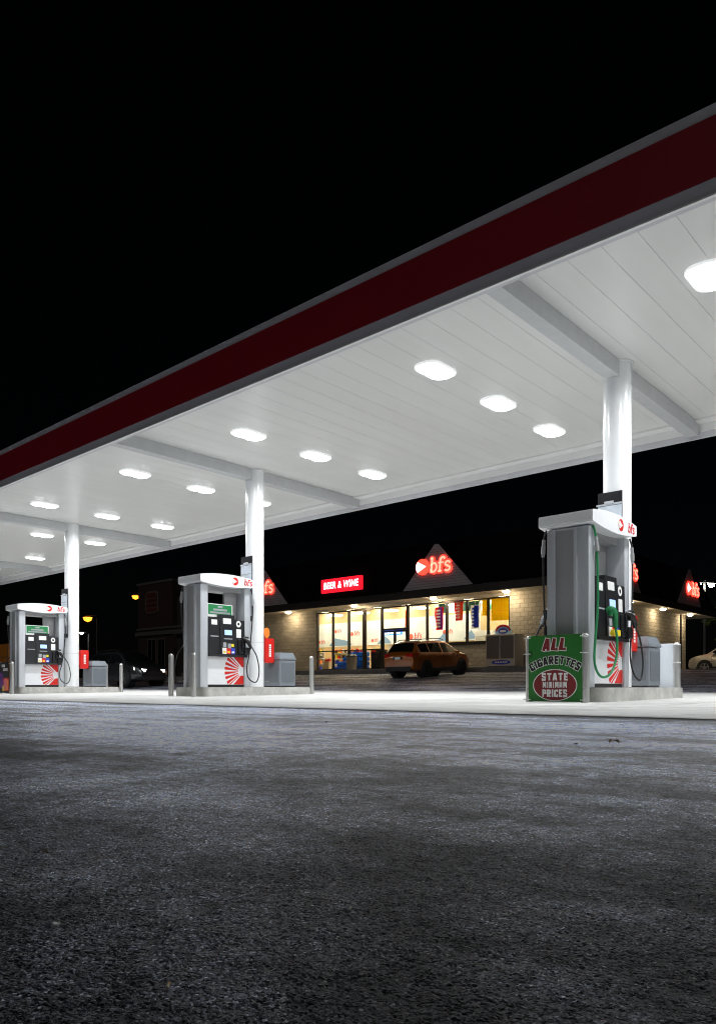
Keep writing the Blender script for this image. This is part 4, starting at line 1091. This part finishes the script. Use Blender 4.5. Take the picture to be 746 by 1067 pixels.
def car(label, paint, loc, rz, tilt=0., L_=4.45, lit=False, group=None, rim='rim', suv=True):
    t = thing('parked_car' if not lit else 'passing_car', label, 'car', loc, rz, group)
    t.rotation_euler = (0, -tilt, rz)
    h = L_ / 2
    TOP = [(-h, .80), (-h + .05, .98), (-h + .18, 1.10), (-h + .48, 1.50), (-h + .85, 1.575), (-.2, 1.60), (.35, 1.575), (.62, 1.49), (h - 1.02, 1.08), (h - .45, .97), (h - .15, .86), (h - .03, .72), (h, .60)]
    BELT = [(-h, .76), (-h + .05, .94), (-h + .2, 1.04), (-h + .5, 1.06), (0, 1.0), (h - 1.05, .98), (h - .45, .91), (h - .15, .80), (h - .03, .66), (h, .56)]
    WID = [(-h, .70), (-h + .06, .80), (-h + .3, .875), (-.5, .89), (.6, .89), (h - .5, .865), (h - .2, .78), (h - .05, .66), (h, .56)]
    BOT = [(-h, .42), (-h + .1, .34), (-h + .6, .24), (h - .6, .24), (h - .12, .28), (h, .36)]
    def wt(x): # roof half width
        zt, zb = interp(TOP, x), interp(BELT, x); w = interp(WID, x)
        k = max(0, min(1, (zt - zb - .03) / .5)); return w * (.94 - .26 * k)
    def section(x):
        w, zb, ze, zt, r = interp(WID, x), interp(BOT, x), interp(BELT, x), interp(TOP, x), wt(x)
        return [(0, zb), (w * .86, zb), (w * .97, zb + .07), (w, zb + (ze - zb) * .45), (w * .995, zb + (ze - zb) * .75), (w * .955, ze), (r + .01, max(ze + .005, zt - .075)), (r * .93, zt - .02), (r * .6, zt), (0, zt + .012)]
    xs = sorted(set([k[0] for K in (TOP, BELT, WID, BOT) for k in K] + [-h + i * L_ / 30 for i in range(31)]))
    b = B(); prev = None; ends = []
    for x in xs:
        S_ = section(x); ring = [b.verts.new((x, y, z)) for y, z in S_] + [b.verts.new((x, -y, z)) for y, z in S_[-2:0:-1]]
        if prev:
            n = len(ring)
            for i in range(n): b.faces.new((prev[i], prev[(i + 1) % n], ring[(i + 1) % n], ring[i]))
        else: ends.append(ring)
        prev = ring
    ends.append(prev)
    b.faces.new(ends[0][::-1]); b.faces.new(ends[1])
    body = obj('body', b, M[paint], t, sharp=40)
    # lower cladding
    b = B()
    for s in (-1, 1):
        for i in range(16):
            xa, xb = -h + .5 + i * (L_ - 1.0) / 16, -h + .5 + (i + 1) * (L_ - 1.0) / 16
            wa, wb = interp(WID, xa) + .008, interp(WID, xb) + .008
            hexa(b, [(xa, s * (wa - .1), .22), (xb, s * (wb - .1), .22), (xb, s * wb, .24), (xa, s * wa, .24), (xa, s * (wa - .1), .40), (xb, s * (wb - .1), .40), (xb, s * wb, .39), (xa, s * wa, .39)])
    box(b, -h - .015, -h + .3, -.68, .68, .30, .52, .03); box(b, h - .25, h + .012, -.55, .55, .28, .46, .03)
    obj('cladding', b, M['clad'], t)
    # side glass: follows the tumblehome between belt and roof rail
    def side(x, q, s):
        w = interp(WID, x) * .955; ze, zt = interp(BELT, x), interp(TOP, x); r = wt(x) + .01
        return Vector((x, s * (w + (r - w) * q + .006), ze + (max(ze + .005, zt - .075) - ze) * q))
    for s in (-1, 1):
        for xa, xb, top0, top1 in ((-h + .55, -h + 1.18, .80, .90), (-h + 1.24, -.12, .90, .90), (-.04, .95, .90, .0)):
            b = B(); n = 8; lo = []; hi = []
            for i in range(n + 1):
                x = xa + (xb - xa) * i / n
                lo.append(b.verts.new(side(x, .10, s))); q = .90
                if x > .62: q = .90 - .0 * (x - .62)
                hi.append(b.verts.new(side(x, q, s)))
            for i in range(n): b.faces.new((lo[i], lo[i + 1], hi[i + 1], hi[i]))
            obj('side_window', b, M['carglass'], t)
    def across(name, xa, xb, m, n=6, ins=.93, lift=.006):
        b = B(); R0 = []
        for i in range(n + 1):
            x = xa + (xb - xa) * i / n; zt = interp(TOP, x); r = wt(x) * ins
            R0.append([b.verts.new((x + (lift if xa > 0 else -lift), y, z + lift)) for y, z in ((-r * .93, zt - .02), (-r * .6, zt), (0, zt + .012), (r * .6, zt), (r * .93, zt - .02))])
        for A, D in zip(R0, R0[1:]):
            for i in range(4): b.faces.new((A[i], A[i + 1], D[i + 1], D[i]))
        return obj(name, b, m, t)
    across('windscreen', .64, h - 1.06, M['carglass']); across('rear_window', -h + .20, -h + .47, M['carglass'])
    # wheels
    for sx_ in (-1, 1):
        for s in (-1, 1):
            wx = sx_ * (L_ * .30) - (.03 if sx_ > 0 else -.03); wy = s * .79; wz = .34
            b = B(); cyl(b, (wx, s * .55, wz + .02), (wx, s * (interp(WID, wx) + .006), wz + .02), .40, n=28); obj('wheel_arch', b, M['clad'], t)
            wh = bpy.data.objects.new('wheel', None)
            b = B(); 
            prof = [(.20, -.10), (.31, -.105), (.338, -.08), (.342, 0), (.338, .08), (.31, .105), (.20, .10)]
            n = 28; rings = [[b.verts.new((wx + r * math.cos(2 * PI * k_ / n), s * (.815) + q, wz + r * math.sin(2 * PI * k_ / n))) for k_ in range(n)] for r, q in prof]
            for A, D in zip(rings, rings[1:]):
                for k_ in range(n): b.faces.new((A[k_], A[(k_ + 1) % n], D[(k_ + 1) % n], D[k_]))
            b.faces.new(rings[0]); b.faces.new(rings[-1])
            wh = obj('wheel', b, M['tyre'], t)
            b = B(); yo = s * .918
            for k_ in range(5):
                a = 2 * PI * k_ / 5 + .3
                prism(b, [(.03 * math.cos(a + 1.57), .03 * math.sin(a + 1.57)), (.03 * math.cos(a - 1.57), .03 * math.sin(a - 1.57)), (.21 * math.cos(a - .16), .21 * math.sin(a - .16)), (.21 * math.cos(a + .16), .21 * math.sin(a + .16))], (wx, yo, wz), (s * -1, 0, 0), (0, 0, 1), .001, .012)
            ribbon(b, [(.215 * math.cos(2 * PI * k_ / 24), .215 * math.sin(2 * PI * k_ / 24)) for k_ in range(25)], .025, (wx, yo, wz), (s * -1, 0, 0), (0, 0, 1), .001, .010)
            prism(b, ell(0, 0, .045, .045, 16), (wx, yo, wz), (s * -1, 0, 0), (0, 0, 1), .013, .018)
            obj('rim', b, M[rim], wh)
    # lamps, plate, mirrors, rails
    for s in (-1, 1):
        b = B(); xa = -h + .02
        hexa(b, [(xa - .02, s * .45, .93), (xa + .02, s * .76, .90), (xa + .33, s * .862, .95), (xa + .33, s * .80, .95), (xa + .02, s * .45, 1.03), (xa + .06, s * .76, 1.05), (xa + .33, s * .862, 1.05), (xa + .33, s * .80, 1.05)])
        obj('tail_lamp', b, M['tail'], t)
        b = B(); xa = h
        hexa(b, [(xa - .02, s * .36, .66), (xa - .01, s * .52, .64), (xa - .30, s * .815, .72), (xa - .34, s * .66, .72), (xa - .05, s * .36, .75), (xa - .04, s * .55, .76), (xa - .36, s * .815, .84), (xa - .40, s * .66, .84)])
        obj('headlight', b, M['L_head' if lit else 'lampclear'], t)
        b = B(); box(b, .78, .98, min(s * .87, s * 1.02), max(s * .87, s * 1.02), .98, 1.10, .03); obj('mirror', b, M[paint], t)
        b = B(); tube(b, [(-h + .75, s * .56, 1.575), (-h + .95, s * .56, 1.64), (-.2, s * .575, 1.665), (.2, s * .565, 1.64), (.36, s * .555, 1.58)], .016, 8, 5); obj('roof_rail', b, M['clad'], t)
        for xa, xb in ((-.62, -.45), (.38, .55)):
            b = B(); box(b, xa, xb, min(s * .885, s * .905), max(s * .885, s * .905), .86, .885, .005); obj('handle', b, M['chrome'], t)
        b = B()
        for x in (-.1, -1.12, .98): box(b, x, x + .008, min(s * .7, s * (interp(WID, x) + .0012)), max(s * .7, s * (interp(WID, x) + .0012)), .42, .95)
        obj('door_gap', b, M['clad'], t)
    b = B(); box(b, -h - .012, -h + .06, -.24, .24, .80, .93, .005); pl = obj('plate_recess', b, M['clad'], t)
    b = B(); box(b, -h - .02, -h - .0125, -.155, .155, .81, .91, .003); obj('number_plate', b, M['whiteink'], pl)
    b = B(); box(b, h - .05, h + .008, -.32, .32, .50, .62, .01); obj('grille', b, M['clad'], t)
    return t
sl_ = math.atan2(.16, 2.67)
car('orange crossover parked nose-in to the shop front, seen from behind', 'carorange', (-19.38, 26.25, gz(26.25) - .004), PI / 2, sl_, 4.45, rim='rimdk').scale = (.96,) * 3
car('silver car at the right edge facing the end of the shop', 'carsilver', (-11.55, 42.6, gz(42.6) - .012), PI, 0, 4.5)
car('dark grey car with headlights on behind the far left bin', 'cargrey', (-30.9, 18.6, gz(18.6) - .01), 0, 0, 4.6, lit=True)

# ------------------------------------------------------------------ beyond
# restaurant far left
rz_ = thing('restaurant_building', 'dark brick restaurant with a pale cornice behind the pumps on the left', 'restaurant')
gb = gz(33) - .05
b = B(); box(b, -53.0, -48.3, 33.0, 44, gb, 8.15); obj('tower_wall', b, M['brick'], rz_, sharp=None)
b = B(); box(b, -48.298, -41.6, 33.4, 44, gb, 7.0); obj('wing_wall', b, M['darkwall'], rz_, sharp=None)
b = B(); box(b, -53.1, -48.2, 32.9, 44.1, 8.152, 8.35, .02); obj('parapet_cap', b, M['cornice'], rz_)
b = B(); box(b, -53.1, -41.6, 32.75, 32.998, 4.15, 4.45, .03); box(b, -53.05, -41.6, 32.85, 32.998, 4.6, 4.75, .02); obj('cornice', b, M['cornice'], rz_)
for xa, xb in ((-51.6, -50.4), (-50.2, -49.2), (-47.4, -45.6), (-45.2, -43.4)):
    yy = 32.998 if xb < -48.3 else 33.398
    b = B(); box(b, xa, xb, yy - .06, yy, 1.6, 3.9, .01); w = obj('window', b, M['cornice'], rz_)
    b = B(); box(b, xa + .1, (xa + xb) / 2 - .04, yy - .068, yy - .061, 1.7, 3.8); box(b, (xa + xb) / 2 + .04, xb - .1, yy - .068, yy - .061, 1.7, 3.8); obj('pane', b, M['carglass'], w)
rs2 = thing('unlit_sign', 'unlit rounded red and orange sign high on the dark brick restaurant', 'sign', (-50.9, 32.998, 5.85))
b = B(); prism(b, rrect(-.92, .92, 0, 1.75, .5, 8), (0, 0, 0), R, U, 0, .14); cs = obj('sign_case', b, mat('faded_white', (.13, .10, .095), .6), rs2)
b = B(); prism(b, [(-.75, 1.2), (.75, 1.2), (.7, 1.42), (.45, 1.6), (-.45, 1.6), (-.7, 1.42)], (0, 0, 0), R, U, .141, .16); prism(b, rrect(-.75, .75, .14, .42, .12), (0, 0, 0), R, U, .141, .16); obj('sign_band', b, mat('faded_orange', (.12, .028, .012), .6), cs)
b = B()
for z in (.50, .86):
    prism(b, rrect(-.75, .75, z, z + .26, .05), (0, 0, 0), R, U, .141, .16)
obj('sign_band', b, mat('faded_red', (.10, .01, .012), .6), cs)
wl_ = thing('wall_lamp', 'tiny white lamp on the wall of the dark restaurant wing', 'lamp', (-46.9, 33.35, 3.8))
b = B(); lathe(b, [(0, -.05), (.05, -.03), (.05, .03), (0, .05)], n=10); obj('lamp_bulb', b, M['L_small'], wl_)
b = B(); box(b, -.03, .03, .04, .06, -.05, .08); obj('lamp_plate', b, M['pole'], wl_)

def street_lamp(x, y, z, m, label, arm=(.9, 0), group='street lamps beyond the forecourt', r=.14, heads=1, sep=1.3):
    g0 = gz(y) - .1; t = thing('street_lamp', label, 'street lamp', (x, y, g0), 0, group); H = z - g0
    ax, ay = arm
    b = B(); cyl(b, (ax, ay, 0), (ax, ay, H - .05 if heads == 1 else H + .3), .09, .06, n=12); obj('pole', b, M['pole'], t)
    b = B()
    pts = [(0, 0)] if heads == 1 else [(0, 0), (ax * 2, ay * 2)]
    for px, py in pts: cyl(b, (ax, ay, H + .12), (px, py, H + .16), .03, n=8)
    obj('arm', b, M['pole'], t)
    for px, py in pts:
        b = B(); lathe(b, [(0, .2), (.2, .17), (.24, .06), (.24, .02), (0, .02)], (px, py, H), 14); hd_ = obj('lamp_head', b, M['pole'], t)
        b = B(); lathe(b, [(0, -r), (r * .75, -r * .66), (r, 0), (r, .018), (0, .018)], (px, py, H), 14); obj('lamp_bulb', b, M[m], hd_)
street_lamp(-65.4, 35.4, 6.6, 'L_orange', 'orange street lamp beside its pole right of the far left column', (1.15, .3), r=.42)
street_lamp(-66.5, 41.1, 9.2, 'L_orange', 'higher orange street lamp in front of the dark restaurant', (-.2, 1.0), r=.36)
street_lamp(-84.6, 45.0, 6.6, 'L_small', 'small white street lamp low beside the far left column', (-.2, 1.0), r=.2)
street_lamp(-20.55, 64.85, 8.62, 'L_white', 'twin-headed white area lamp beside the tree on the right', (.42, .38), r=.27, heads=2)

# tree on the right
tr = thing('leafy_tree', 'leafy tree lit by the white lamps at the right edge', 'tree', (-19.3, 74.2, gz(74) + .3))
b = B(); tube(b, [(0, 0, 0), (.1, .05, 1.6), (-.05, .1, 3.2), (.1, 0, 5.0)], lambda q: .22 - .13 * q, 10, 6)
for k in range(9):
    a = k * 2.4; z0 = 2.6 + .27 * k; l_ = 2.6 - .12 * k
    tube(b, [(.03, .05, z0), (l_ * .5 * math.cos(a), l_ * .5 * math.sin(a), z0 + .7), (l_ * math.cos(a), l_ * math.sin(a), z0 + 1.2 + .2 * random.random())], lambda q: .07 - .055 * q, 6, 4)
obj('trunk', b, M['bark'], tr)
b = B()
cl_ = []
for k in range(70):
    a, zz = random.uniform(0, 2 * PI), random.random()
    rr_ = (3.3 * math.sin(PI * (.12 + .83 * zz)) ** .7) * random.uniform(.45, 1.0)
    cl_.append((rr_ * math.cos(a), rr_ * math.sin(a), 2.9 + 5.0 * zz, random.uniform(.35, .8)))
for cx_, cy_, cz_, cr_ in cl_:
    for q in range(95):
        v = Vector((random.gauss(0, 1), random.gauss(0, 1), random.gauss(0, 1))).normalized() * cr_ * random.uniform(.4, 1)
        p = Vector((cx_, cy_, cz_)) + v; n_ = Vector((random.gauss(0, 1), random.gauss(0, 1), random.gauss(0, 1) + .4)).normalized()
        a_ = n_.orthogonal().normalized(); c_ = n_.cross(a_); s_2 = random.uniform(.07, .14)
        vs = [b.verts.new(p + a_ * s_2), b.verts.new(p + c_ * s_2 * .5), b.verts.new(p - a_ * s_2), b.verts.new(p - c_ * s_2 * .5)]
        b.faces.new(vs)
obj('crown', b, M['leaf'], tr, sharp=None)

# orange container at the left edge
oc = thing('orange_trailer', 'orange-brown panelled trailer at the left edge behind the far left pump', 'trailer', (-41.6, 17.2, gz(17.2) - .02), math.radians(0))
b = B(); box(b, -3, 1.6, 0, 2.3, .55, 2.36, .03); tbod = obj('trailer_body', b, M['orangebox'], oc)
b = B(); box(b, -3, 1.6, -.03, -.001, 1.62, 1.68); 
for k in range(5): box(b, -2.9 + k * 1.1, -2.84 + k * 1.1, -.025, -.001, .6, 2.3)
obj('trailer_rib', b, M['brown'], tbod)
for wx in (-2.0, .6):
    b = B(); cyl(b, (wx, -.02, .38), (wx, .25, .38), .38, n=22); cyl(b, (wx, 2.05, .38), (wx, 2.32, .38), .38, n=22); obj('wheel', b, M['tyre'], oc)

# ------------------------------------------------------------------ small litter on the asphalt
def leaf(x, y, sz, rz, label):
    b = B(); n = 9; top = []; bot = []
    L1, L2, mid_ = [], [], []
    for i in range(n + 1):
        s = i / n; w = .34 * math.sin(PI * s ** .8) * (1 - .15 * math.sin(9 * s)) + .01; zz = .12 * math.sin(PI * s) + .05 * math.sin(5 * s)
        for lst, k_ in ((L1, -1), (mid_, 0), (L2, 1)):
            lst.append(b.verts.new((s - .5, k_ * w, zz + (.10 * abs(k_)))))
    for A, D in ((L1, mid_), (mid_, L2)):
        for i in range(n): b.faces.new((A[i], A[i + 1], D[i + 1], D[i]))
    tube(b, [(.5, 0, .02), (.62, .03, .04), (.75, .02, .02)], .02, 5, 3)
    bmesh.ops.solidify(b, geom=b.faces[:], thickness=.01)
    bmesh.ops.scale(b, vec=(sz, sz, sz), verts=b.verts)
    o = obj('dead_leaf', b, M['deadleaf']); o.location = (x, y, AZ + .012); o.rotation_euler = (0, 0, rz); tag(o, label, 'leaf', 'dead leaves on the asphalt'); return o
def gpx(px, py, z=-.006):
    a = (px - 373) / 785.2; d = (.2 - z) * 785.2 / (py - 715.4); c_, s_ = math.cos(math.radians(41.841)), math.sin(math.radians(41.841))
    return a * d * c_ - d * s_, a * d * s_ + d * c_
x, y = gpx(45, 894); leaf(x, y, .014, .4, 'small brown dead leaf on the asphalt at the left')
x, y = gpx(640, 776); leaf(x, y, .05, 1.2, 'pale leaf scrap on the asphalt below the green sign')
x, y = gpx(57, 976)
b = B()
for k in range(4):
    a = k * 1.3; prism(b, [(0, 0), (.004, .001), (.0035, .004), (-.001, .003)], (.001 * k, .0008 * k, .0005 * k), (math.cos(a), math.sin(a), .2), (-math.sin(a), math.cos(a), .3), 0, .0004)
o = obj('paper_scrap', b, M['whiteink']); o.location = (x, y, .002); tag(o, 'tiny crumpled white paper scrap on the asphalt, lower left', 'litter')
x, y = gpx(175, 1044)
cb_ = thing('cigarette_butt', 'squashed pale cigarette butt near the bottom of the picture', 'cigarette butt', (x, y, .004), 2.4)
b = B(); tube(b, [(-.0035, 0, 0), (0, .0002, .0003), (.0012, .0001, 0)], .0012, 8, 4); obj('paper_end', b, M['butt'], cb_)
b = B(); tube(b, [(.0012, .0001, 0), (.003, .0001, .0001), (.0048, -.0002, 0)], .00125, 8, 4); obj('filter', b, M['buttend'], cb_)
peb = [(590, 797), (568, 797), (662, 812), (525, 766), (157, 857), (600, 775), (655, 764), (490, 755), (340, 752), (410, 818)]
for i, (px, py) in enumerate(peb):
    x, y = gpx(px, py); b = B(); bmesh.ops.create_icosphere(b, subdivisions=2, radius=.0028 + .002 * (i % 3) * (1 if py < 800 else .5))
    for v in b.verts: v.co *= 1 + .3 * noise.noise(v.co * 180 + Vector((i, 0, 0)))
    for v in b.verts: v.co.z *= .7
    o = obj('stone', b, M['pebble'], sharp=None); o.location = (x, y, AZ + .004)
    tag(o, 'loose dark stone lying on the asphalt', 'stone', 'loose stones on the asphalt')
